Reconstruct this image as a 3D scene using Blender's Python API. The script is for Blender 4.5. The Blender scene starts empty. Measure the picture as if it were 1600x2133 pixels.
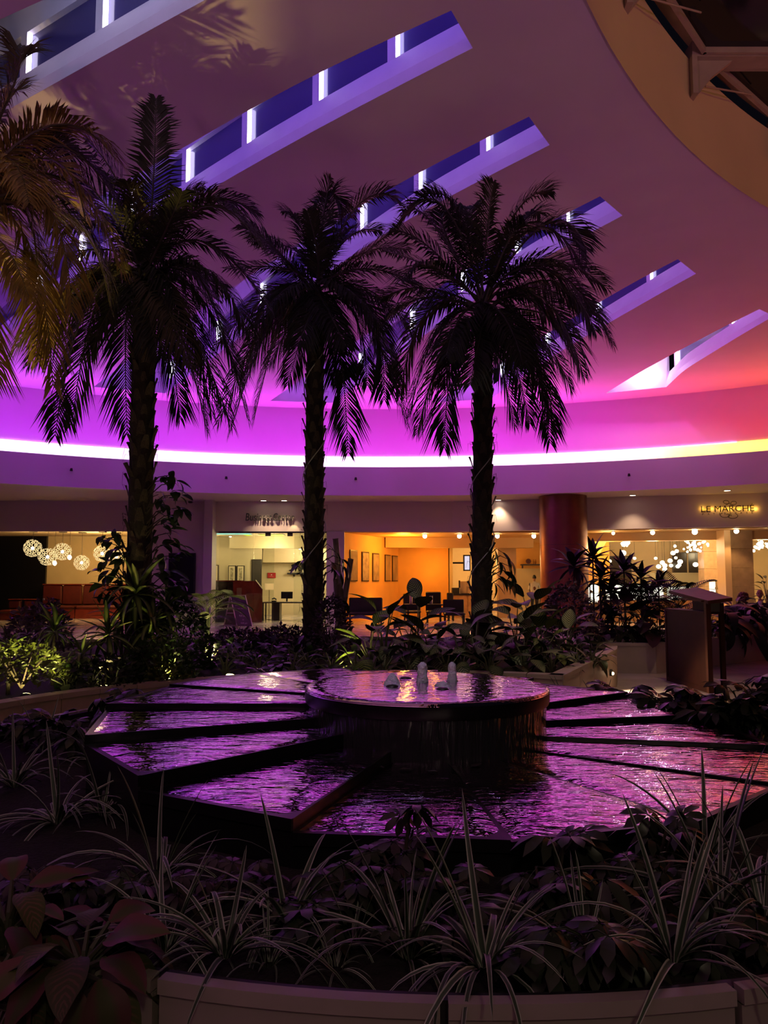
import bpy, bmesh, math, random
from mathutils import Vector, Matrix, Euler, Quaternion
from mathutils import geometry as mgeo
random.seed(7)
PI = math.pi
R = math.radians
S = bpy.context.scene
COL = S.collection

# ------------------------------------------------------------------ camera
F_PX = 1650.0
CAM_H = 1.6
PITCH = math.atan(143.5 / F_PX)
cam_d = bpy.data.cameras.new('camera')
cam_d.sensor_fit = 'HORIZONTAL'
cam_d.sensor_width = 36.0
cam_d.lens = F_PX / 1600.0 * 36.0
cam_d.clip_start = 0.05
cam_d.clip_end = 300
cam = bpy.data.objects.new('camera', cam_d)
cam.location = (0, 0, CAM_H)
cam.rotation_euler = (PI / 2 + PITCH, 0, 0)
COL.objects.link(cam)
S.camera = cam

# ------------------------------------------------------------------ world: night outside
W = bpy.data.worlds.new('night')
W.use_nodes = True
W.node_tree.nodes['Background'].inputs[0].default_value = (0.10, 0.09, 0.16, 1)
W.node_tree.nodes['Background'].inputs[1].default_value = 0.02
S.world = W

# ------------------------------------------------------------------ exposure
S.view_settings.view_transform = 'Standard'
S.view_settings.look = 'None'
S.view_settings.gamma = 1.0
S.view_settings.use_curve_mapping = False
S.view_settings.exposure = 0.0

S.cycles.max_bounces = 3
S.cycles.diffuse_bounces = 2
S.cycles.glossy_bounces = 2
S.cycles.adaptive_threshold = 0.15
S.cycles.transmission_bounces = 4
S.cycles.transparent_max_bounces = 6
S.cycles.sample_clamp_indirect = 4.0
S.cycles.caustics_reflective = False
S.cycles.caustics_refractive = False

# light levels, all in one place
L_COVE = 58.0        # colour-changing strip in the ring cove
L_SLOT = 22.0        # strips inside the skylight slots
L_JAMB = 9.0        # tubes in the slot window jambs
L_ROOM = 1.35         # multiplier for shop lamps
L_UPLIGHT = 1.8      # multiplier for garden uplights
L_HALL = 1.25         # multiplier for the unseen hall lamps

# ------------------------------------------------------------------ geometry helpers
def ray(px, py):
    u = (px - 800.0) / F_PX
    v = (1066.5 - py) / F_PX
    c, s = math.cos(PITCH), math.sin(PITCH)
    return Vector((u, c - v * s, s + v * c))

def at(px, py, y):
    "point seen at pixel (px,py) standing at depth y"
    d = ray(px, py)
    return Vector((0, 0, CAM_H)) + d * (y / d.y)

def pix(p):
    "pixel at which a point is seen"
    p = Vector(p) - Vector((0, 0, CAM_H))
    c, s = math.cos(PITCH), math.sin(PITCH)
    dep = p.y*c + p.z*s; up = -p.y*s + p.z*c
    return 800 + F_PX*p.x/dep, 1066.5 - F_PX*up/dep

def atz(px, py, z):
    "point seen at pixel (px,py) lying at height z"
    d = ray(px, py)
    return Vector((0, 0, CAM_H)) + d * ((z - CAM_H) / d.z)

class MB:
    "collects simple shapes into one mesh"
    def __init__(self):
        self.v = []; self.f = []
    def add(self, vs, fs):
        o = len(self.v)
        self.v += [tuple(p) for p in vs]
        self.f += [tuple(i + o for i in f) for f in fs]
        return self
    def box(self, a, b, m=None):
        x0, y0, z0 = a; x1, y1, z1 = b
        vs = [Vector(p) for p in ((x0,y0,z0),(x1,y0,z0),(x1,y1,z0),(x0,y1,z0),(x0,y0,z1),(x1,y0,z1),(x1,y1,z1),(x0,y1,z1))]
        if m is not None: vs = [m @ p for p in vs]
        return self.add(vs, [(0,3,2,1),(4,5,6,7),(0,1,5,4),(1,2,6,5),(2,3,7,6),(3,0,4,7)])
    def bbox(self, a, b, bev=0.02, m=None):
        "box with chamfered vertical and top edges"
        x0, y0, z0 = a; x1, y1, z1 = b
        bev = min(bev, (x1-x0)*.45, (y1-y0)*.45, (z1-z0)*.45)
        def ring(i, z):
            return [(x0+i+bev,y0+i,z),(x1-i-bev,y0+i,z),(x1-i,y0+i+bev,z),(x1-i,y1-i-bev,z),(x1-i-bev,y1-i,z),(x0+i+bev,y1-i,z),(x0+i,y1-i-bev,z),(x0+i,y0+i+bev,z)]
        rs = [ring(bev, z0), ring(0, z0+bev), ring(0, z1-bev), ring(bev, z1)]
        vs = [Vector(p) for r in rs for p in r]
        if m is not None: vs = [m @ p for p in vs]
        fs = [tuple(range(7,-1,-1)), tuple(range(24,32))]
        for k in range(3):
            for i in range(8):
                j = (i+1) % 8
                fs.append((k*8+i, k*8+j, k*8+8+j, k*8+8+i))
        return self.add(vs, fs)
    def prism(self, poly, z0, z1):
        n = len(poly)
        vs = [(p[0], p[1], z0) for p in poly] + [(p[0], p[1], z1) for p in poly]
        fs = [tuple(range(n-1,-1,-1)), tuple(range(n, 2*n))] + [(i,(i+1)%n,n+(i+1)%n,n+i) for i in range(n)]
        return self.add(vs, fs)
    def slab(self, quad, off):
        "quad (4 points) extruded by the vector off"
        off = Vector(off)
        q = [Vector(p) for p in quad]
        vs = q + [p + off for p in q]
        return self.add(vs, [(3,2,1,0),(4,5,6,7),(0,1,5,4),(1,2,6,5),(2,3,7,6),(3,0,4,7)])
    def lathe(self, prof, n=24, c=(0,0,0), a0=0, a1=2*PI, caps=True):
        full = abs(a1 - a0 - 2*PI) < 1e-6
        m = n if full else n + 1
        vs = []
        for r, z in prof:
            for i in range(m):
                a = a0 + (a1 - a0) * i / n
                vs.append((c[0]+r*math.cos(a), c[1]+r*math.sin(a), c[2]+z))
        fs = []
        for k in range(len(prof)-1):
            for i in range(n):
                j = (i+1) % m
                fs.append((k*m+i, k*m+j, (k+1)*m+j, (k+1)*m+i))
        if full and caps:
            if prof[0][0] > 1e-4: fs.append(tuple(range(m-1,-1,-1)))
            if prof[-1][0] > 1e-4: fs.append(tuple((len(prof)-1)*m+i for i in range(m)))
        return self.add(vs, fs)
    def tube(self, pts, rad, n=6, caps=True):
        pts = [Vector(p) for p in pts]
        if not isinstance(rad, (list, tuple)): rad = [rad]*len(pts)
        vs = []; up = None
        for i, p in enumerate(pts):
            d = (pts[min(i+1,len(pts)-1)] - pts[max(i-1,0)]).normalized()
            if up is None:
                up = Vector((0,0,1)) if abs(d.z) < .9 else Vector((1,0,0))
            s = d.cross(up)
            if s.length < 1e-5: s = d.orthogonal()
            s.normalize(); up = s.cross(d).normalized()
            for k in range(n):
                a = 2*PI*k/n
                vs.append(p + (s*math.cos(a) + up*math.sin(a))*rad[i])
        fs = []
        for i in range(len(pts)-1):
            for k in range(n):
                j = (k+1) % n
                fs.append((i*n+k, i*n+j, (i+1)*n+j, (i+1)*n+k))
        if caps:
            fs.append(tuple(range(n-1,-1,-1))); fs.append(tuple((len(pts)-1)*n+k for k in range(n)))
        return self.add(vs, fs)
    def ball(self, c, r, seg=12, rings=8, sc=(1,1,1)):
        vs = [(c[0],c[1],c[2]-r*sc[2])]
        for i in range(1, rings):
            t = -PI/2 + PI*i/rings
            for k in range(seg):
                a = 2*PI*k/seg
                vs.append((c[0]+r*sc[0]*math.cos(t)*math.cos(a), c[1]+r*sc[1]*math.cos(t)*math.sin(a), c[2]+r*sc[2]*math.sin(t)))
        vs.append((c[0],c[1],c[2]+r*sc[2]))
        fs = [(0,1+(k+1)%seg,1+k) for k in range(seg)]
        for i in range(rings-2):
            for k in range(seg):
                j = (k+1)%seg
                fs.append((1+i*seg+k,1+i*seg+j,1+(i+1)*seg+j,1+(i+1)*seg+k))
        b = 1+(rings-2)*seg; t = len(vs)-1
        fs += [(b+k,b+(k+1)%seg,t) for k in range(seg)]
        return self.add(vs, fs)
    def mesh(self, name, smooth=False):
        me = bpy.data.meshes.new(name)
        me.from_pydata(self.v, [], self.f)
        me.update()
        if smooth:
            me.polygons.foreach_set('use_smooth', [True]*len(me.polygons))
        return me

def tag(o, label=None, cat=None, group=None, kind=None):
    if label: o['label'] = label
    if cat: o['category'] = cat
    if group: o['group'] = group
    if kind: o['kind'] = kind
    return o

def link(name, data, parent=None):
    o = bpy.data.objects.new(name, data)
    COL.objects.link(o)
    if parent is not None: o.parent = parent
    return o

def obj(name, mb, mat, parent=None, smooth=False, world=True):
    "one mesh object; shapes given in world space also when it has a parent"
    me = mb.mesh(name, smooth) if isinstance(mb, MB) else mb
    if mat is not None and not me.materials: me.materials.append(mat)
    o = link(name, me, parent)
    if parent is not None and world:
        off = Vector((0,0,0)); q = parent
        while q is not None:
            off += q.location; q = q.parent
        o.location = -off
    return o

def thing(name, label, cat, loc=(0,0,0), group=None, rotz=0.0, scale=1.0):
    o = link(name, None)
    o.empty_display_size = .1
    o.location = loc; o.rotation_euler = (0,0,rotz); o.scale = (scale,)*3
    return tag(o, label, cat, group)

def struct(name, mb, mat, parent=None, smooth=False, label=None, cat=None):
    o = obj(name, mb, mat, parent, smooth)
    if parent is None:
        tag(o, label, cat, kind='structure')
    return o

def smooth_by_angle(o, deg=40):
    me = o.data
    me.polygons.foreach_set('use_smooth', [True]*len(me.polygons))
    try:
        me.set_sharp_from_angle(angle=R(deg))
    except Exception:
        pass

# ------------------------------------------------------------------ materials
_M = {}
def node_mat(name):
    m = bpy.data.materials.new(name); m.use_nodes = True
    nt = m.node_tree
    return m, nt, nt.nodes['Principled BSDF']

def mat(name, col, rough=.6, metal=0.0, noise=0.0, nscale=8.0, bump=0.0, bscale=40.0, spec=None, col2=None, emit=None, estr=0.0, trans=0.0, ior=None, coat=0.0, alpha=None):
    if name in _M: return _M[name]
    m, nt, b = node_mat(name)
    b.inputs['Roughness'].default_value = rough
    b.inputs['Metallic'].default_value = metal
    if spec is not None: b.inputs['Specular IOR Level'].default_value = spec
    if ior: b.inputs['IOR'].default_value = ior
    if trans: b.inputs['Transmission Weight'].default_value = trans
    if coat:
        b.inputs['Coat Weight'].default_value = coat; b.inputs['Coat Roughness'].default_value = .08
    if alpha is not None: b.inputs['Alpha'].default_value = alpha
    c = (*col, 1)
    b.inputs['Base Color'].default_value = c
    if noise or col2:
        tc = nt.nodes.new('ShaderNodeTexCoord')
        nz = nt.nodes.new('ShaderNodeTexNoise'); nz.inputs['Scale'].default_value = nscale; nz.inputs['Detail'].default_value = 4
        rp = nt.nodes.new('ShaderNodeValToRGB')
        k = noise if noise else .5
        c2 = col2 if col2 else tuple(min(1, x*(1+k)) for x in col)
        c1 = col if col2 else tuple(x*(1-k) for x in col)
        rp.color_ramp.elements[0].position = .3; rp.color_ramp.elements[1].position = .7
        rp.color_ramp.elements[0].color = (*c1,1); rp.color_ramp.elements[1].color = (*c2,1)
        nt.links.new(tc.outputs['Object'], nz.inputs['Vector'])
        nt.links.new(nz.outputs['Fac'], rp.inputs['Fac'])
        nt.links.new(rp.outputs['Color'], b.inputs['Base Color'])
    if bump:
        tc = nt.nodes.new('ShaderNodeTexCoord')
        nz = nt.nodes.new('ShaderNodeTexNoise'); nz.inputs['Scale'].default_value = bscale; nz.inputs['Detail'].default_value = 5
        bp = nt.nodes.new('ShaderNodeBump'); bp.inputs['Strength'].default_value = bump; bp.inputs['Distance'].default_value = .02
        nt.links.new(tc.outputs['Object'], nz.inputs['Vector'])
        nt.links.new(nz.outputs['Fac'], bp.inputs['Height'])
        nt.links.new(bp.outputs['Normal'], b.inputs['Normal'])
    if emit:
        b.inputs['Emission Color'].default_value = (*emit,1)
        b.inputs['Emission Strength'].default_value = estr
    _M[name] = m
    return m

def glow(name, col, strength):
    return mat(name, (0.02,0.02,0.02), emit=col, estr=strength)

def lamp(name, kind, loc, energy, col, target=None, size=.1, sizey=None, spot=60, blend=.5):
    d = bpy.data.lights.new(name, kind)
    d.energy = energy; d.color = col
    if kind == 'AREA':
        d.size = size
        if sizey: d.shape = 'RECTANGLE'; d.size_y = sizey
    else:
        d.shadow_soft_size = size
    if kind == 'SPOT':
        d.spot_size = R(spot); d.spot_blend = blend
    o = link(name, d)
    o.location = loc
    if target is not None:
        o.rotation_euler = (Vector(target) - Vector(loc)).to_track_quat('-Z', 'Y').to_euler()
    return o

# added unseen spots behind the viewer that tint and brighten the ceiling
for (x,y,z,e) in ((6.5,-5.0,2.4,900),(-5.5,-4.5,2.4,700),(13,3.0,2.4,300)):
    lamp('hall_fill','SPOT',(x,y,z), e*L_HALL, (1,.36,.80), (x,y+1.5,8), .3, spot=150, blend=.6)
# added fill lamp behind the viewer, added warm spot on the roof light's upstand
lamp('foreground_fill','POINT',(1.0,-3.2,4.8), 85*L_HALL, (1,.82,.55), size=.3)
lamp('upstand_fill','SPOT',(9.5,-1.0,6.6), 300*L_HALL, (1,.70,.16), (4.6,11.4,8.9), .15, spot=42, blend=.8)
# downlight over the walkway by the reading desk
lamp('walkway_downlight','SPOT',(4.6,10.6,7.7), 330*L_HALL, (1,.66,.36), (4.0,11.2,0), .12, spot=52, blend=.8)
# added unseen spot that brightens the foliage behind the basin
lamp('foliage_fill','SPOT',(.8,6.2,7.8), 150*L_HALL, (1,.90,.68), (1.4,9.9,.7), .1, spot=38, blend=.9)

# ================================================================== MATERIALS OF THE SHELL
M_CEIL = mat('ceiling plaster', (.62,.56,.54), .8, noise=.04, nscale=.8)
M_WALL = mat('upper wall paint', (.70,.54,.69), .75, noise=.03, nscale=.6)
M_FASC = mat('fascia paint', (.68,.64,.66), .6, noise=.03, nscale=.7)
M_HEAD = mat('header paint', (.74,.60,.56), .6, noise=.03, nscale=.7)
M_SOFF = mat('soffit paint', (.60,.52,.46), .6)
M_SLOT = mat('slot paint', (.62,.60,.66), .55, noise=.05, nscale=2)
M_GLASSB = mat('night glass', (.055,.045,.17), .12, spec=.6)
M_OCUL = mat('oculus wall plaster', (.60,.47,.22), .8, noise=.05, nscale=.7)
M_STEEL = mat('painted steel', (.36,.28,.18), .45, noise=.08, nscale=5)
M_DARKGLASS = mat('dark roof glass', (.006,.006,.008), .08, spec=.4)
M_COPPER = mat('brushed copper cladding', (.22,.075,.045), .36, metal=.55, noise=.12, nscale=3)
M_WHITEP = mat('white paint', (.7,.66,.66), .5)

CX, CY = 0.0, 6.5          # plan centre of the ring
RF, RD, RW = 21.5, 22.7, 23.7
ZC = 8.0                   # ceiling
ARC = R(80)

def arcp(r, a, z):
    "a is measured from straight ahead, to the right"
    return Vector((CX + r*math.sin(a), CY + r*math.cos(a), z))

def ring_strip(prof, a0=-ARC, a1=ARC, n=120):
    "sweeps a profile [(r,z)...] round the ring"
    mb = MB(); vs = []
    k = len(prof)
    for i in range(n+1):
        a = a0 + (a1-a0)*i/n
        vs += [arcp(r, a, z) for r, z in prof]
    fs = []
    for i in range(n):
        for j in range(k-1):
            fs.append((i*k+j, i*k+j+1, (i+1)*k+j+1, (i+1)*k+j))
    return mb.add(vs, fs)

# ------------------------------------------------------------------ floor
M_FLOOR = mat('polished marble', (.50,.43,.42), .16, noise=.12, nscale=1.2)
M_JOINT = mat('floor joint', (.16,.14,.13), .7)
mb = MB(); mb.prism([(-26,-10),(26,-10),(26,46),(-26,46)], -.3, -.006)
floor = struct('floor', mb, M_JOINT, label='polished marble floor around the planters', cat='floor')
tile_me = MB().bbox((-.447,-.447,-.02),(.447,.447,0), .004).mesh('tile')
tile_me.materials.append(M_FLOOR)
ntile = 0
for i in range(0, 14):
    for j in range(0, 15):
        x = 2.3 + .9*i; y = 6.4 + .9*j
        o = link('tile', tile_me, floor); o.location = (x, y, 0.0); ntile += 1
# the paving beyond, too far to tell the tiles apart
mb = MB()
for (x0,y0,x1,y1) in ((-25,-9,25,5.95),(-25,5.95,1.85,46),(14.45,5.95,25,46),(1.85,19.45,14.45,46)):
    mb.box((x0,y0,-.02),(x1,y1,0))
struct('paving', mb, M_FLOOR, floor)

# ------------------------------------------------------------------ ring wall, fascia, cove
struct('wall_upper', ring_strip([(RD,5.2),(RD,ZC+.02)]), M_WALL, smooth=True, label='curved wall washed by the coloured cove light', cat='wall')
struct('trim_1', ring_strip([(RF+.16,5.3),(RF+.16,5.64),(RF,5.64),(RF,4.62),(RF+.16,4.62)]), M_FASC, label='smooth curved fascia band below the cove light', cat='fascia')
struct('trim_2', ring_strip([(RF+.10,5.3),(RD+.05,5.3)]), M_WALL, label='ledge of the light cove', cat='ledge')
struct('trim_3', ring_strip([(RF+.05,4.63),(RF+9.5,4.63)]), M_SOFF, label='flat soffit under the curved fascia', cat='soffit')

# colour-changing LED strip lying in the cove: its diodes run from violet through magenta to amber
m, nt, b = node_mat('cove led strip')
geo = nt.nodes.new('ShaderNodeNewGeometry'); sep = nt.nodes.new('ShaderNodeSeparateXYZ')
mr = nt.nodes.new('ShaderNodeMapRange'); mr.inputs['From Min'].default_value = -16; mr.inputs['From Max'].default_value = 16
rp = nt.nodes.new('ShaderNodeValToRGB'); cr = rp.color_ramp
stops = [(0.0,(.40,.018,.95)),(.17,(.55,.016,.90)),(.36,(.70,.014,.90)),(.50,(.80,.013,.82)),(.68,(.80,.013,.78)),(.755,(.74,.015,.42)),(.80,(.62,.020,.06)),(.88,(.60,.028,.02)),(1.0,(.62,.075,.012))]
cr.elements[0].position = 0; cr.elements[0].color = (*stops[0][1],1)
cr.elements[1].position = 1; cr.elements[1].color = (*stops[-1][1],1)
for p, c in stops[1:-1]:
    e = cr.elements.new(p); e.color = (*c,1)
nt.links.new(geo.outputs['Position'], sep.inputs[0]); nt.links.new(sep.outputs['X'], mr.inputs['Value'])
nt.links.new(mr.outputs['Result'], rp.inputs['Fac']); nt.links.new(rp.outputs['Color'], b.inputs['Emission Color'])
b.inputs['Emission Strength'].default_value = L_COVE
b.inputs['Base Color'].default_value = (.1,.1,.1,1)
M_LED = m
cove = thing('cove_light', 'colour changing light strip hidden behind the curved fascia', 'light', (CX, CY+RF, 5.35))
obj('diode_strip', ring_strip([(RF+.45,5.56),(RF+.50,5.575)], n=90), M_LED, cove)
obj('diode_strip', ring_strip([(RF+.66,5.60),(RF+.74,5.70)], n=90), M_LED, cove)
obj('channel', ring_strip([(RF+.43,5.32),(RF+.43,5.55),(RF+.52,5.57),(RF+.52,5.32)], n=90), M_WHITEP, cove)
obj('channel', ring_strip([(RF+.65,5.32),(RF+.67,5.595),(RF+.755,5.698),(RF+.77,5.32)], n=90), M_WHITEP, cove)

# added glowing band that stands for the cove glow on the wall foot
m, nt, b = node_mat('wall foot glow band')
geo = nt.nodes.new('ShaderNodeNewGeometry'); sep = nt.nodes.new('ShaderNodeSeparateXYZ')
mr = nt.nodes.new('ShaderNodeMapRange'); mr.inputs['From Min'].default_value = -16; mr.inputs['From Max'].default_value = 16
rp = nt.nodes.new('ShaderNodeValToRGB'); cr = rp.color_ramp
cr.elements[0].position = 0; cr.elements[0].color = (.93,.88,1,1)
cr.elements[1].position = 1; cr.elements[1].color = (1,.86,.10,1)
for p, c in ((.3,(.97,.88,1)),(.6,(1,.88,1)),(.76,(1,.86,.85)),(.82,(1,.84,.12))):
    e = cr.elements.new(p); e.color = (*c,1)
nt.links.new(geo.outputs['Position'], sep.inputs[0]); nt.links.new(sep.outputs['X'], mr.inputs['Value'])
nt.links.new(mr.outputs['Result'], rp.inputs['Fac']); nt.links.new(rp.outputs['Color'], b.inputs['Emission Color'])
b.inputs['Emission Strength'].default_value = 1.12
obj('glow_band', ring_strip([(RD-.02,5.45),(RD-.06,5.55),(RD-.075,5.85),(RD-.06,6.10),(RD-.02,6.19)], n=120), m, cove, smooth=True)
M_EDGE = glow('band edge glow', (.90,.42,.92), 9.0)  # added glowing strips that soften the band's upper edge
obj('band_edge_glow', ring_strip([(RD-.035,6.195),(RD-.012,6.20)], a1=R(31), n=90), M_EDGE, cove)
obj('band_edge_glow', ring_strip([(RD-.035,6.195),(RD-.012,6.20)], a0=R(31), n=30), glow('band edge glow amber', (1.0,.42,.06), 5.0), cove)

# little dark sprinkler heads on the fascia
M_BLACK = mat('black metal', (.012,.012,.013), .5)
for k, px in enumerate((148, 471, 741, 1311)):
    py = (979, 996, 998, 990)[k]
    d = ray(px, py); az = math.atan2(d.x, d.y)
    # intersection of that bearing with the fascia
    t = 20.0
    for _ in range(30):
        p = Vector((d.x, d.y, 0))*t/d.y
        t += (RF - math.hypot(p.x-CX, p.y-CY))*.7
    p = at(px, py, t); nrm = Vector((CX-p.x, CY-p.y, 0)).normalized()
    sd = thing('sprinkler_head', ['little dark sprinkler head on the purple fascia left of the tallest palm','little dark sprinkler head on the fascia between the left and middle palms','little dark sprinkler head on the fascia between the middle and right palms','little dark sprinkler head on the fascia above the copper column'][k], 'sprinkler', p, 'sprinkler heads on the fascia')
    obj('stem', MB().tube([p - nrm*.01, p + nrm*.09], .022, 8), M_BLACK, sd)
    obj('deflector', MB().tube([p + nrm*.075 - Vector((0,0,.035)), p + nrm*.105 + Vector((0,0,.045))], [.05,.035], 8), M_BLACK, sd)

# ------------------------------------------------------------------ ceiling with skylight slots and the big roof light
SLOTS = [  # near edge, far edge (points on the ceiling plane), colour of the strip
    ([(760,-255),(420,-130),(200,-50),(90,0),(0,40),(-90,84)], [(815,-190),(620,-98),(425,0),(220,114),(35,218),(-90,290)], (.62,.60,1.0), .62),
    ([(940,22),(800,85),(620,172),(472,255),(360,320),(240,390),(105,470),(-60,572),(-130,616)], [(985,100),(800,192),(615,293),(430,397),(250,514),(75,648),(0,708),(-60,757),(-110,798)], (.34,.14,1.0), .8),
    ([(1102,243),(985,300),(840,375),(735,438),(620,508),(450,622),(278,742),(195,806)], [(1145,302),(1030,360),(927,413),(850,455),(735,530),(600,628),(450,740),(345,819)], (.40,.16,1.0), .8),
    ([(1250,409),(1182,442),(1085,494),(980,555),(860,632),(740,712),(640,782),(563,835)], [(1297,449),(1165,519),(1080,566),(985,627),(900,686),(820,746),(750,798),(692,839)], (.46,.18,1.0), .8),
    ([(1412,540),(1330,582),(1265,620),(1150,688),(1060,746),(985,793),(905,838)], [(1450,570),(1397,599),(1290,660),(1180,724),(1110,769),(1065,800),(1022,831)], (.52,.18,.98), .8),
    ([(1582,644),(1507,681),(1400,738),(1330,777),(1262,819)], [(1612,658),(1540,700),(1470,743),(1425,771),(1388,806)], (.60,.20,.92), .9),
]
def resample(pts, n):
    L = [0]
    for a, b in zip(pts, pts[1:]): L.append(L[-1] + (b-a).length)
    out = []
    for i in range(n):
        s = L[-1]*i/(n-1); k = 0
        while k < len(L)-2 and L[k+1] < s: k += 1
        out.append(pts[k].lerp(pts[k+1], (s-L[k])/max(1e-9, L[k+1]-L[k])))
    return out
def smooth_line(pts, it=2):
    for _ in range(it):
        pts = [pts[0]] + [(a+b*2+c)/4 for a,b,c in zip(pts,pts[1:],pts[2:])] + [pts[-1]]
    return pts
slot_edges = []
for up, lo, c, k in SLOTS:
    A = smooth_line(resample([atz(*p, ZC) for p in up], 25), 3)
    B = smooth_line(resample([atz(*p, ZC) for p in lo], 25), 3)
    slot_edges.append((A, B))

OC, OR = Vector((17.0,-.6)), 17.2      # plan of the roof light
oc_edge = []
for i in range(61):
    a = R(100) + R(95)*i/60
    oc_edge.append(Vector((OC.x + OR*math.cos(a), OC.y + OR*math.sin(a))))

verts2 = []; edges = []
def loop2(pts):
    o = len(verts2); n = len(pts)
    verts2.extend([Vector((p.x, p.y)) for p in pts])
    edges.extend([(o+i, o+(i+1)%n) for i in range(n)])
outer = [arcp(RD+.03, -ARC + 2*ARC*i/90, 0) for i in range(91)]
outer = outer + [Vector((22.4, -9, 0)), Vector((-22.4, -9, 0))]
loop2(outer)
holes = []
for A, B in slot_edges:
    h = A + B[::-1]; loop2(h); holes.append([(p.x,p.y) for p in h])
oc_poly = [(p.x,p.y) for p in oc_edge] + [(20,-8.5),(14.0,16.0)]
oc_poly = [(p.x,p.y) for p in oc_edge] + [(OC.x-OR+.9,-8.6),(21.5,-8.6),(21.5,12.0),(OC.x+OR*math.cos(R(100))+2.5, OC.y+OR*math.sin(R(100))-.6)]
loop2([Vector(p) for p in oc_poly]); holes.append(oc_poly)
def inside(p, poly):
    c = False; n = len(poly); j = n-1
    for i in range(n):
        xi, yi = poly[i]; xj, yj = poly[j]
        if (yi > p[1]) != (yj > p[1]) and p[0] < (xj-xi)*(p[1]-yi)/(yj-yi)+xi: c = not c
        j = i
    return c
r = mgeo.delaunay_2d_cdt(verts2, edges, [], 1, 1e-5)
vv, ff = r[0], r[2]
fs = []
for f in ff:
    c = sum((vv[i] for i in f), Vector((0,0)))/len(f)
    if not any(inside(c, h) for h in holes): fs.append(tuple(f)[::-1])
mb = MB(); mb.add([(p.x,p.y,ZC) for p in vv], fs)
struct('ceiling', mb, M_CEIL, label='wide pale ceiling washed pink and purple, cut by slanting skylight slots', cat='ceiling')

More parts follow.
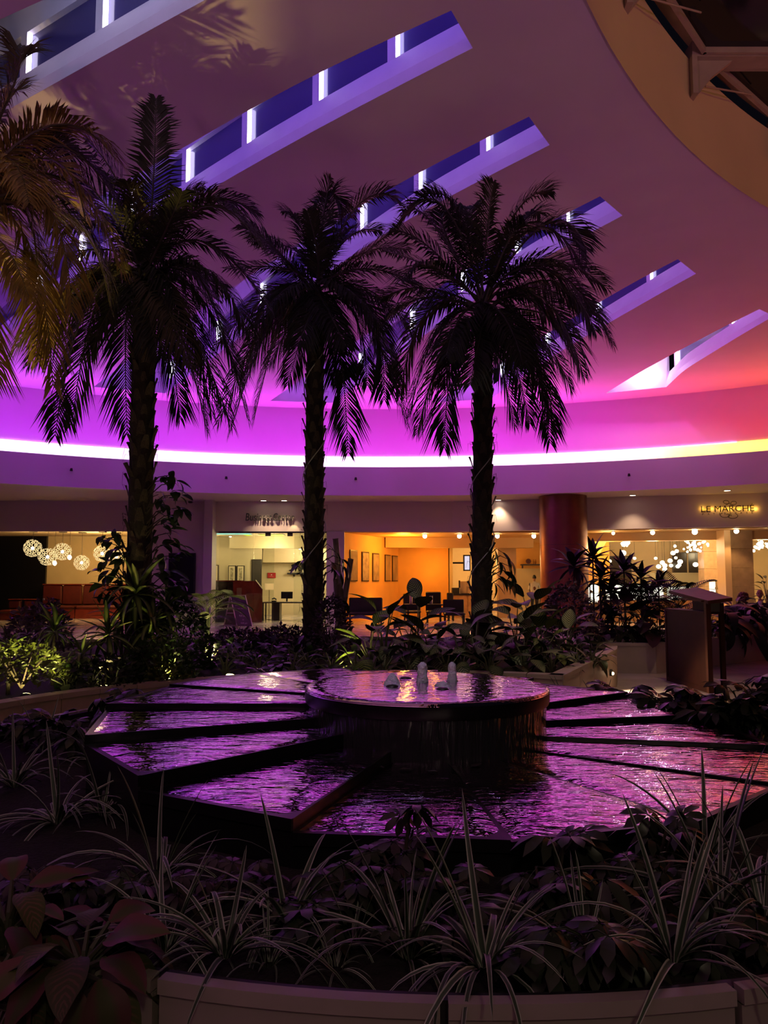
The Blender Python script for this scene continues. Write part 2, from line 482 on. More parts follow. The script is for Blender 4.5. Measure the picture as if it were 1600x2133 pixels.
# skylight slots -----------------------------------------------------------------
ordn = ['top left corner one, greyish lavender','longest one, above the tallest palm','second one from the roof light, behind the middle palm crown','third one, behind the right palm crown','fourth one, right of the right palm','shortest one, at the right edge with the bright white end']
pier_px = [[560,370,190,30,-80],[808,645,497,368,252,150,60,-60],[1000,858,738,630,530,440,330],[1170,1060,950,845,740],[1345,1232,1128,1035],[1516,1400]]
for si, ((A, B), (up, lo, col, kk)) in enumerate(zip(slot_edges, SLOTS)):
    w = link('window_%d' % (si+1), None); w.location = (A[0]+B[0])/2; tag(w, 'slanting skylight slot lit violet, ' + ordn[si], 'skylight', 'skylight slots', 'structure')
    n = len(A)
    # outward direction from near edge to far edge, square to the slot
    D = []
    for i in range(n):
        tdir = (B[min(i+1,n-1)] - B[max(i-1,0)]).normalized()
        s = Vector((-tdir.y, tdir.x, 0))
        if s.dot(B[i]-A[i]) < 0: s = -s
        D.append(s)
    def sweep(base, prof, cap=False):
        "prof: (offset along D, height)"
        mb = MB(); vs = []; k = len(prof)
        for i in range(n):
            vs += [base[i] + D[i]*o + Vector((0,0,h)) for o, h in prof]
        fs = [(i*k+j, i*k+j+1, (i+1)*k+j+1, (i+1)*k+j) for i in range(n-1) for j in range(k-1)]
        return mb.add(vs, fs)
    LIP, SW, SH, WH = .17, .12, .52, 1.12      # lip height, sill depth, window foot, window head (above the ceiling)
    obj('lip', sweep(B, [(0,0),(0,LIP)]), M_SLOT, w)
    obj('sill', sweep(B, [(0,LIP),(SW,SH)]), M_SLOT, w)
    obj('head_wall', sweep(B, [(SW,WH),(SW,WH+.5)]), M_SLOT, w)
    obj('near_wall', sweep(A, [(0,0),(0,WH+.5)]), M_SLOT, w)
    # roof of the slot
    mb = MB(); vs = []
    for i in range(n): vs += [A[i]+Vector((0,0,WH+.5)), B[i]+D[i]*(SW+.4)+Vector((0,0,WH+.5))]
    mb.add(vs, [(2*i,2*i+1,2*i+3,2*i+2) for i in range(n-1)]); obj('slot_roof', mb, M_SLOT, w)
    for e, nm in ((0,'end_wall'),(n-1,'end_wall')):
        mb = MB(); a, b_, d = A[e], B[e], D[e]
        mb.add([a, b_, b_+Vector((0,0,LIP)), b_+d*SW+Vector((0,0,SH)), b_+d*SW+Vector((0,0,WH+.5)), a+Vector((0,0,WH+.5))], [(0,1,2,3,4,5)])
        obj(nm, mb, M_SLOT, w)
    # piers, recessed panes and jamb tubes
    M_STR = glow('slot strip %d' % si, col, L_SLOT*kk)
    M_JT = glow('jamb tube %d' % si, (.80,.72,1.0), L_JAMB*kk)
    def along(s):
        x = s*(n-1); i = min(int(x), n-2); f = x-i
        return B[i].lerp(B[i+1], f), D[i].lerp(D[i+1], f).normalized()
    def s_of(x):
        best = min(range(201), key=lambda q: abs(pix(along(q/200)[0])[0]-x)); return best/200
    stops_ = [s_of(x) for x in pier_px[si]]
    starts = [0.0] + stops_
    for k in range(len(stops_)):
        s0, s1 = starts[k], stops_[k]
        slen = sum((B[i+1]-B[i]).length for i in range(n-1))
        g0, g1 = s0, s1 - .04/slen
        if k: g0 += .10/slen
        p0, d0 = along(g0); p1, d1 = along(g1); pe, de = along(min(1.0, s1 + .10/slen))
        z0, z1 = Vector((0,0,SH)), Vector((0,0,WH))
        rec = .08
        mb = MB(); mb.slab([p0+d0*(SW+rec)+z0, p1+d1*(SW+rec)+z0, p1+d1*(SW+rec)+z1, p0+d0*(SW+rec)+z1], d0*.02)
        obj('pane', mb, M_GLASSB, w)
        # pier between panes (front face and reveal)
        mb = MB(); mb.prism([(p1+d1*SW)[:2], (pe+de*SW)[:2], (pe+de*(SW+rec+.05))[:2], (p1+d1*(SW+rec+.05))[:2]], ZC+SH, ZC+WH)
        obj('pier', mb, M_SLOT, w)
        if True:
            # tube standing in the reveal at the left end of each pane
            q = p1 + d1*(SW+.07); tl = (p0-p1).normalized()
            mb = MB(); mb.prism([(q+tl*.0-d1*.065)[:2], (q+tl*.0+d1*.0)[:2], (q+tl*.02+d1*.0)[:2], (q+tl*.02-d1*.065)[:2]], ZC+SH+.01, ZC+WH)
            obj('jamb_tube', mb, M_JT, w)
    # recess floor and head between wall face and glass
    obj('recess_floor', sweep(B, [(SW,SH),(SW+.2,SH)]), M_SLOT, w)
    obj('recess_head', sweep(B, [(SW+.2,WH),(SW,WH)]), M_SLOT, w)
    # violet strip tucked on the near side above the ceiling edge
    obj('light_strip', sweep(A, [(.03,.74),(.03,.80)]), M_STR, w)

# flood lamps standing in the low ends of the slots wash the curved wall and the fascia below
for si, (en, cc_) in enumerate(((0,None),(60,(.40,.08,1.0)),(60,(.48,.08,1.0)),(80,(.55,.06,1.0)),(90,(.70,.06,1.0)),(110,(.9,.14,1.0)))):
    if not en: continue
    A, B = slot_edges[si]
    e = A[-1]*.5 + B[-1]*.5; back = (A[-5]*.5 + B[-5]*.5)
    lamp('slot_flood', 'SPOT', (back.x, back.y, ZC+.85), en, cc_, (e.x+(e.x-back.x)*.6, e.y+(e.y-back.y)*.6, ZC-1.9), .05, spot=110, blend=.3)

A, B = slot_edges[5]; e = A[-3]*.5 + B[-3]*.5
lamp('slot_end_lamp','POINT',(e.x,e.y,ZC+.55), 55, (.95,.75,1.0), size=.08)

# the big round roof light ---------------------------------------------------------
mb = MB(); n = len(oc_edge); ZO = 9.45
vs = [Vector((p.x,p.y,ZC-.02)) for p in oc_edge] + [Vector((p.x,p.y,ZO)) for p in oc_edge]
mb.add(vs, [(i,i+1,n+i+1,n+i) for i in range(n-1)])
struct('wall_skylight', mb, M_OCUL, smooth=True, label='curved ochre upstand round the dark roof light', cat='wall')
roofl = link('window_7', None); roofl.location = (6,10,ZO); tag(roofl, 'dark round roof light with painted steel beams in the top right corner', 'skylight', None, 'structure')
beam_y = [7.7, 9.5, 11.35, 13.25, 15.1]
for k, by in enumerate(beam_y):
    dx = math.sqrt(max(0.0, OR**2 - (by-OC.y)**2)); xl = OC.x - dx
    bm_ = obj('beam', MB().box((xl-.02, by-.15, ZO-.04), (20, by+.15, ZO+.22)), M_STEEL, roofl)
    # bracket under the beam end
    mb = MB(); mb.slab([(xl+.02,by-.05,ZO-.04),(xl+.62,by-.05,ZO-.04),(xl+.30,by-.05,ZO-.30),(xl+.05,by-.05,ZO-.62)], (0,.10,0))
    obj('bracket', mb, M_STEEL, roofl)
    obj('bracket_pad', MB().box((xl-.03,by-.16,ZO-.62),(xl+.05,by+.16,ZO-.02)), M_STEEL, roofl)
    obj('tie_rod', MB().tube([(xl+.22,by,ZO-.42),(xl+1.3,by+.8,ZO-.03)], .014, 6), M_STEEL, roofl)
    if k < len(beam_y)-1:
        y0, y1 = by+.16, beam_y[k+1]-.16
        xs0 = OC.x - math.sqrt(OR**2 - (y0-OC.y)**2) + .28
        xs1 = OC.x - math.sqrt(max(0,OR**2 - (y1-OC.y)**2)) + .28
        xm = xs0 + 2.9
        for (q0, q1, q2, q3) in (((xs0,y0),(xm,y0),(xm,y1),(xs1,y1)), ((xm+.12,y0),(xm+3,y0),(xm+3,y1),(xm+.12,y1)), ((xm+3.12,y0),(xm+6,y0),(xm+6,y1),(xm+3.12,y1))):
            if q2[0] - q3[0] < .1: continue
            z = ZO + .06
            obj('pane', MB().slab([(*q0,z),(*q1,z),(*q2,z),(*q3,z)], (0,0,.02)), M_DARKGLASS, roofl)
            fr = MB(); ring_ = [Vector((*q,z)) for q in (q0,q1,q2,q3)]
            for a, b_ in zip(ring_, ring_[1:]+ring_[:1]):
                t = (b_-a).normalized(); s = Vector((-t.y,t.x,0))*.06
                fr.slab([a, b_, b_+s, a+s], (0,0,-.09))
            obj('pane_frame', fr, M_STEEL, roofl)
# ledge between the upstand and the glazing
mb = MB(); vs = []
for p in oc_edge:
    q = Vector((OC.x, OC.y)) - p; q.normalize()
    vs += [Vector((p.x,p.y,ZO+.2)), Vector((p.x+q.x*.4, p.y+q.y*.4, ZO+.2))]
mb.add(vs, [(2*i,2*i+1,2*i+3,2*i+2) for i in range(n-1)])
obj('upstand_ledge', mb, M_OCUL, roofl)

# ================================================================== FOUNTAIN
M_GRANITE = mat('black granite', (.008,.008,.009), .34, noise=.3, nscale=60, spec=.3)
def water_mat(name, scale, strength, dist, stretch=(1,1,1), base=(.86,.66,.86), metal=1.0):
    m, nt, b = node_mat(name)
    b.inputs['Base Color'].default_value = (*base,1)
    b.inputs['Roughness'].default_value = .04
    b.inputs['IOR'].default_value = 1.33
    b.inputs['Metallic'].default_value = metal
    tc = nt.nodes.new('ShaderNodeTexCoord')
    mp = nt.nodes.new('ShaderNodeMapping'); mp.inputs['Scale'].default_value = stretch
    n1 = nt.nodes.new('ShaderNodeTexNoise'); n1.inputs['Scale'].default_value = scale; n1.inputs['Detail'].default_value = 3; n1.inputs['Distortion'].default_value = .6
    n2 = nt.nodes.new('ShaderNodeTexNoise'); n2.inputs['Scale'].default_value = scale*3.1; n2.inputs['Detail'].default_value = 2
    ad = nt.nodes.new('ShaderNodeMath'); ad.operation = 'MULTIPLY_ADD'; ad.inputs[1].default_value = .28
    bp = nt.nodes.new('ShaderNodeBump'); bp.inputs['Strength'].default_value = strength; bp.inputs['Distance'].default_value = dist
    nt.links.new(tc.outputs['Object'], mp.inputs[0])
    nt.links.new(mp.outputs[0], n1.inputs['Vector']); nt.links.new(mp.outputs[0], n2.inputs['Vector'])
    nt.links.new(n2.outputs['Fac'], ad.inputs[0]); nt.links.new(n1.outputs['Fac'], ad.inputs[2])
    nt.links.new(ad.outputs[0], bp.inputs['Height']); nt.links.new(bp.outputs['Normal'], b.inputs['Normal'])
    return m
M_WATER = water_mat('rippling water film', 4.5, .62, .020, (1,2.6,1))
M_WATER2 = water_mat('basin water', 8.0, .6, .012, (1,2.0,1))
M_FALL = water_mat('falling water', 9.0, 1.0, .02, (2.2,2.2,.25), (.04,.04,.045), .0)
M_FOAM = mat('aerated water', (.95,.93,.96), .45, bump=.8, bscale=60, trans=.55, ior=1.25)
M_BRONZE = mat('dark bronze nozzle', (.03,.026,.022), .4, metal=.6)

FC = Vector((.285, 5.42, 0))
RO = 2.14
fountain = thing('fountain', 'round black granite fountain with stepped water wedges and a raised basin', 'fountain', FC)
# angle (deg, anticlockwise from +x) where each wedge begins, and its top height
WEDGE = {276:.560, 300:.557, 324:.570, 348:.598, 12:.640, 36:.685, 60:.73, 84:.77, 108:.80, 132:.80, 156:.782, 180:.74, 204:.69, 228:.622, 252:.568}
R_IN = .62
def fp(r, deg, z): return Vector((FC.x + r*math.cos(R(deg)), FC.y + r*math.sin(R(deg)), z))
for a, z in WEDGE.items():
    a0, a1 = a, a+24
    gap = 0.0
    ro = RO/math.cos(R(12))*math.cos(R(12))
    o0, o1, i0, i1 = fp(RO,a0,0), fp(RO,a1,0), fp(R_IN,a0,0), fp(R_IN,a1,0)
    mb = MB()
    # granite body with a small lip round the three free edges
    c = (o0+o1+i0+i1)/4
    def ins(p, d=.022):
        v = c-p; return p + v.normalized()*d
    poly = [o0,o1,i1,i0]
    mb.prism([p[:2] for p in poly], .34, z-.004)
    slab = obj('wedge_slab', mb, M_GRANITE, fountain)
    # water sheet on top: dense fan grid with rounded brim at the outer edge
    mb = MB(); vs=[]; NR, NA = 14, 10
    for i in range(NR+1):
        for j in range(NA+1):
            t = i/NR; s = j/NA
            p = i0.lerp(i1,s).lerp(o0.lerp(o1,s), t)
            zz = z + .004
            if t > .985 or s < .01 or s > .99: zz = z - .006
            vs.append((p.x,p.y,zz))
    fs = [(i*(NA+1)+j, i*(NA+1)+j+1, (i+1)*(NA+1)+j+1, (i+1)*(NA+1)+j) for i in range(NR) for j in range(NA)]
    fs = [f[::-1] for f in fs]
    mb.add(vs, fs)
    wt = obj('water_sheet', mb, M_WATER, slab, smooth=True)
    # raised granite edge strips
    mb = MB()
    for p, q in ((o0,o1),):
        d = (q-p).normalized(); s = Vector((-d.y,d.x,0))*.028
        mb.slab([Vector((p.x,p.y,z-.055)), Vector((q.x,q.y,z-.055)), Vector((q.x+s.x*-.5,q.y+s.y*-.5,z-.055)), Vector((p.x-s.x*.5,p.y-s.y*.5,z-.055))], (0,0,.052))
    obj('edge_strip', mb, M_GRANITE, slab)
# skirt of the whole platform
mb = MB(); mb.prism([fp(RO-.10, a, 0)[:2] for a in range(0,360,24)], .0, .5)
obj('plinth', mb, M_GRANITE, fountain)
# raised basin
ZB = .90; RB = .80
obj('drum', MB().lathe([(RB-.03,.50),(RB-.02,.80),(RB-.02,.81)], 64, FC), M_GRANITE, fountain, smooth=True)
fall = MB().lathe([(RB-.005,.53),(RB-.012,.68),(RB-.006,.80),(RB-.002,.815)], 96, FC, caps=False)
obj('water_curtain', fall, M_FALL, fountain, smooth=True)
bas = obj('basin_rim', MB().lathe([(RB-.04,.795),(RB+.005,.80),(RB+.014,.82),(RB+.014,.885),(RB+.004,.898),(RB-.02,.896)], 96, FC), M_GRANITE, fountain)
smooth_by_angle(bas, 35)
prof = [(0.001,ZB+.004)] + [(RB*k/12, ZB+.004) for k in range(1,12)] + [(RB-.012,ZB+.003),(RB+.008,ZB-.004),(RB+.016,ZB-.02)]
obj('basin_water', MB().lathe([(r,z) for r,z in prof][::-1], 96, FC, caps=False), M_WATER2, fountain, smooth=True)
# jets
def foam_column(p, h, r, name='water_jet', seed=0):
    rnd = random.Random(seed); mb = MB(); n = 14; vs = []; rings = 12
    for i in range(rings+1):
        t = i/rings
        rr = r*(1.12 - .30*t)*(1 if t < .82 else math.sqrt(max(0,1-((t-.82)/.19)**2)))
        for k in range(n):
            q = rr*(1+rnd.uniform(-.12,.12))
            vs.append((p.x+q*math.cos(2*PI*k/n), p.y+q*math.sin(2*PI*k/n), p.z+h*t+rnd.uniform(-.002,.002)))
    fs = [(i*n+k, i*n+(k+1)%n, (i+1)*n+(k+1)%n, (i+1)*n+k) for i in range(rings) for k in range(n)]
    fs.append(tuple(rings*n+k for k in range(n)))
    mb.add(vs, fs)
    for k in range(16):   # droplets thrown off
        a = rnd.uniform(0,2*PI); q = r*rnd.uniform(1.1,2.0)
        mb.ball((p.x+q*math.cos(a), p.y+q*math.sin(a), p.z+rnd.uniform(.0,h*.35)), rnd.uniform(.002,.0045), 6, 4)
    return obj(name, mb, M_FOAM, fountain, smooth=True)
j1 = atz(880,1424,ZB); j2 = atz(942,1422,ZB)
foam_column(j1, .145, .036, seed=1); foam_column(j2, .14, .030, seed=2)
def splash(p, h, r, seed):
    rnd = random.Random(seed); mb = MB(); n = 16; vs = []; rings = 8
    for i in range(rings+1):
        t = i/rings
        for k in range(n):
            q = r*(1-t)**.75*(1+rnd.uniform(-.2,.2)) + .003
            vs.append((p.x+q*math.cos(2*PI*k/n), p.y+q*math.sin(2*PI*k/n), p.z + h*t + rnd.uniform(-.004,.004)))
    fs = [(i*n+k, i*n+(k+1)%n, (i+1)*n+(k+1)%n, (i+1)*n+k) for i in range(rings) for k in range(n)]
    fs.append(tuple(rings*n+k for k in range(n)))
    mb.add(vs, fs)
    for k in range(26):
        a = rnd.uniform(0,2*PI); q = r*rnd.uniform(.6,1.6)
        mb.ball((p.x+q*math.cos(a), p.y+q*math.sin(a), p.z+rnd.uniform(0,h*.6)), rnd.uniform(.002,.005), 6, 4)
    return obj('water_splash', mb, M_FOAM, fountain, smooth=True)
splash(atz(817,1428,ZB), .085, .055, 3); splash(atz(922,1430,ZB), .035, .055, 4)
for k,(px,py) in enumerate(((880,1419),(942,1417),(845,1411),(922,1434),(817,1428))):
    p = atz(px,py+3,ZB)
    obj('nozzle', MB().lathe([(.045,0),(.042,.012),(.028,.018),(.012,.02),(.001,.021)], 14, (p.x,p.y,ZB-.004)), M_BRONZE, fountain, smooth=True)
lamp('jet_fill','SPOT',(-.4,2.4,7.7), 480, (.78,.66,1.0), (j1.x,j1.y,.95), .06, spot=9, blend=.6)  # added unseen spot that brightens the jets
# leaves of fallen plants on the water below the drum
M_FALLEN = mat('wet fallen leaf', (.05,.045,.05), .3)
rnd = random.Random(5)
for k in range(6):
    p = fp(RB+.10+rnd.uniform(0,.16), 250 + 9*k + rnd.uniform(-2,2), 0)
    z = WEDGE[252] if p.x < fp(1,276,0).x else WEDGE[276]
    a = rnd.uniform(0,PI); l = rnd.uniform(.03,.06); wd = l*.4
    d = Vector((math.cos(a),math.sin(a),0)); s = Vector((-d.y,d.x,0)); c = Vector((p.x,p.y,z+.012))
    mb = MB(); mb.add([c-d*l, c-d*l*.3+s*wd+Vector((0,0,.004)), c+d*l*.5+s*wd*.7, c+d*l, c+d*l*.5-s*wd*.7, c-d*l*.3-s*wd+Vector((0,0,.004)), c+Vector((0,0,-.003))],
        [(0,6,1),(1,6,2),(2,6,3),(3,6,4),(4,6,5),(5,6,0)])
    tag(obj('fallen_leaf', mb, M_FALLEN), 'small wet leaf afloat at the foot of the fountain drum, ' + ['first','second','third','fourth','fifth','last'][k] + ' from the left', 'leaf', 'leaves afloat below the fountain drum')

# ================================================================== PLANTERS
M_PLANT_W = mat('planter stone', (.30,.25,.215), .45, noise=.10, nscale=3)
M_CAP = mat('planter coping', (.33,.275,.24), .40, noise=.10, nscale=3)
M_BEDW = mat('bed wall stone', (.50,.37,.27), .45, noise=.10, nscale=3)
M_BEDC = mat('bed coping stone', (.50,.39,.30), .40, noise=.10, nscale=3)
M_SOIL = mat('dark soil', (.012,.009,.007), .95, noise=.4, nscale=30, bump=.7, bscale=60)
def arc_panel(r, deg0, deg1, z0, z1, th, c=FC, n=6, gap=.006):
    g = gap/r
    a0, a1 = R(deg0)+g, R(deg1)-g
    mb = MB(); vs=[]
    for i in range(n+1):
        a = a0+(a1-a0)*i/n
        for rr, z in ((r,z0),(r,z1),(r-th,z1),(r-th,z0)):
            vs.append((c.x+rr*math.cos(a), c.y+rr*math.sin(a), z))
    fs = []
    for i in range(n):
        for j in range(4):
            k = (j+1)%4
            fs.append((i*4+j, i*4+k, (i+1)*4+k, (i+1)*4+j))
    fs += [(0,1,2,3),(n*4+3,n*4+2,n*4+1,n*4)]
    return mb.add(vs, fs)
RP = 3.24; ZP = .50
pl = thing('round_planter', 'curved stone planter wall ringing the fountain in front of the viewer', 'planter', (FC.x,FC.y,0))
# joints seen at these pixels of the front rim
joints = []
for px in (-250, 322, 922, 1532, 2100):
    best = min((abs(pix(fp(RP, a*.25, ZP))[0]-px), a*.25) for a in range(4*200, 4*340)); joints.append(best[1])
jd = sorted(joints)
bounds = [jd[0]-19*k for k in range(5,0,-1)] + jd + [jd[-1]+19*k for k in range(1,7)]
for a0, a1 in zip(bounds, bounds[1:]):
    if a1 < 150 or a0 > 385: continue
    p_ = obj('panel', arc_panel(RP, a0, a1, 0, ZP-.045, .035, gap=.011), M_PLANT_W, pl)
    obj('coping', arc_panel(RP+.012, a0, a1, ZP-.040, ZP, .045, gap=.011), M_CAP, p_)
obj('joint_backing', arc_panel(RP-.03, 150, 385, 0, ZP-.012, .04, n=60), M_BLACK, pl)
obj('soil', MB().lathe([(RP-.05,.40),(RO-.25,.42)], 72, FC), M_SOIL, pl)

# raised bed behind the fountain, where the palms stand
bed = thing('palm_planter', 'long stone planter wall behind the fountain holding the palms', 'planter', (0,9.3,0))
RBED = 3.86; ZBED = .56
arcpts = [fp(RBED, a, 0) for a in range(196, 60, -6)]
arcpts = [p.copy() for p in arcpts]
tail = [Vector((3.55,12.25,0))]
front = arcpts + tail
back = [Vector((3.75,12.9,0)), Vector((2.2,14.6,0)), Vector((-2,15.6,0)), Vector((-6,14.2,0)), Vector((-9.4,11.0,0)), Vector((-9.6,6.0,0)), Vector((-6.5,4.0,0))]
outline = front + back
def wall_seg(a, b, z0, z1, th):
    d = (b-a); L = d.length; d.normalize(); s = Vector((d.y,-d.x,0))   # outward (to the viewer's side)
    return d, s, L
k = 0
for a, b in zip(outline, outline[1:]+outline[:1]):
    d = (b-a).normalized(); s = Vector((-d.y, d.x, 0))
    cin = Vector((-2.5,10.8,0))
    if (cin-(a+b)/2).dot(s) < 0: s = -s
    e = d*.004
    if (b-a).length > 2.5 and a.y < 13:   # long runs split in panels
        m_ = max(2, int((b-a).length/.9)); pts = [a.lerp(b, i/m_) for i in range(m_+1)]
    else: pts = [a, b]
    for p, q in zip(pts, pts[1:]):
        w_ = obj('panel', MB().prism([(p+e)[:2],(q-e)[:2],(q-e+s*.10)[:2],(p+e+s*.10)[:2]], 0, ZBED-.05), M_BEDW, bed)
        obj('coping', MB().prism([(p+e-s*.012)[:2],(q-e-s*.012)[:2],(q-e+s*.16)[:2],(p+e+s*.16)[:2]], ZBED-.048, ZBED), M_BEDC, w_)
obj('soil', MB().prism([(p+(Vector((-2.5,10.8,0))-p).normalized()*.05)[:2] for p in outline], .05, ZBED-.07), M_SOIL, bed)

# planter further right, behind the reading desk
bed2 = thing('side_planter', 'low pale stone planter behind the wooden reading desk', 'planter', (6,16,0))
ol2 = [Vector(p) for p in ((3.35,14.05,0),(4.72,13.9,0),(5.35,14.4,0),(6.4,15.3,0),(8.1,16.6,0),(9.6,17.7,0),(9.2,18.6,0),(6.6,18.2,0),(3.6,17,0))]
c2 = Vector((5.6,16.4,0))
for a, b in zip(ol2, ol2[1:]+ol2[:1]):
    d = (b-a).normalized(); s = Vector((-d.y,d.x,0))
    if (c2-(a+b)/2).dot(s) < 0: s = -s
    e = d*.004
    w_ = obj('panel', MB().prism([(a+e)[:2],(b-e)[:2],(b-e+s*.10)[:2],(a+e+s*.10)[:2]], 0, .47), mat('pale planter stone',(.46,.39,.36),.35,noise=.08,nscale=3), bed2)
    obj('coping', MB().prism([(a+e-s*.012)[:2],(b-e-s*.012)[:2],(b-e+s*.16)[:2],(a+e+s*.16)[:2]], .472, .52), mat('pale planter coping',(.48,.41,.38),.35,noise=.08,nscale=3), w_)
obj('soil', MB().prism([(p+(c2-p).normalized()*.05)[:2] for p in ol2], .05, .45), M_SOIL, bed2)

# little path light in the end of the palm planter
p = atz(1250,1400,.27); a = arcpts[-1]; b = tail[0]; d = (b-a).normalized(); s = Vector((d.y,-d.x,0))
t = (Vector((p.x,p.y,0))-a).dot(d); t = min(max(t,.2),(b-a).length-.3); q = a + d*t + Vector((0,0,.27))
pth = thing('path_light', 'small recessed path light low in the stone planter wall beside the walkway', 'lamp', q)
obj('housing', MB().tube([q - s*.03, q + s*.035], .05, 14), M_BLACK, pth)
obj('lens', MB().ball(q + s*.04 - Vector((0,0,.012)), .022, 10, 6), glow('path lens',(1,.75,.45),14), pth)
lamp('path_light_beam','SPOT', q + s*.07, 60, (1,.70,.40), q + s*.9 - Vector((0,0,.5)), .03, spot=120)

# ================================================================== PALMS
M_TRUNK = mat('palm trunk fibre', (.030,.021,.016), .9, noise=.35, nscale=10, bump=.8, bscale=25)
M_BOOT = mat('cut leaf base', (.065,.043,.030), .8, noise=.4, nscale=9, bump=.5, bscale=30)
M_FROND = mat('palm leaflet', (.022,.024,.012), .65, noise=.3, nscale=3, spec=.25)
M_FRONDL = mat('palm leaflet dry edge', (.055,.048,.018), .6, noise=.35, nscale=3, spec=.3)
M_RACHIS = mat('palm midrib', (.07,.065,.03), .5, spec=.3)
M_CABLE = mat('white cable', (.55,.55,.53), .5)

def bez(p0, p1, p2, p3, t):
    u = 1-t
    return p0*(u*u*u) + p1*(3*u*u*t) + p2*(3*u*t*t) + p3*(t*t*t)

def frond_mesh(pts, leaf_len, rnd, droop=.5, pairs=46):
    "rachis along pts (polyline, fine) with leaflets folded down at both sides"
    N = len(pts)
    L = MB(); Rk = MB()
    Rk.tube(pts[::3]+[pts[-1]], [.020*(1-.85*i/(len(pts[::3]))) for i in range(len(pts[::3])+1)], 5)
    prev_up = Vector((0,0,1))
    for i in range(pairs):
        t = .14 + .86*i/(pairs-1)
        x = t*(N-1); k = min(int(x), N-2); p = pts[k].lerp(pts[k+1], x-k)
        d = (pts[min(k+1,N-1)]-pts[max(k-1,0)]).normalized()
        side = d.cross(Vector((0,0,1)))
        if side.length < .15: side = d.cross(Vector((.3,-.9,.2)))
        side.normalize(); upv = side.cross(d).normalized()
        env = math.sin(PI*min(1,(t-.02)*.98+.06))**.55 if t < .75 else (.35+.65*math.sin(PI*.5*(1-t)/.25))
        ll = leaf_len*max(.28, env)*rnd.uniform(.82,1.12)
        if t > .93: ll *= .8
        for sg in (-1, 1):
            if rnd.random() < .03: continue
            fwd = .55 + .45*t + rnd.uniform(-.12,.12)
            dirv = (side*sg*(1.0-.25*t) + d*fwd + upv*rnd.uniform(.05,.4) ).normalized()
            w = leaf_len*.019*rnd.uniform(.8,1.2)+.0035
            q1 = p + dirv*ll*.5 + Vector((0,0,-1))*ll*.10*droop
            q2 = p + dirv*ll*.93 + Vector((0,0,-1))*ll*(.42*droop+rnd.uniform(0,.15))
            wv = dirv.cross(upv)
            if wv.length < .1: wv = d
            wv = wv.normalized()
            fold = upv*w*.6
            L.add([p-wv*w*.35, p+wv*w*.35, q1-wv*w+fold*.4, q1, q1+wv*w+fold*.4, q2], [(0,1,4,3),(0,3,2),(2,3,5),(3,4,5)])
    return L, Rk

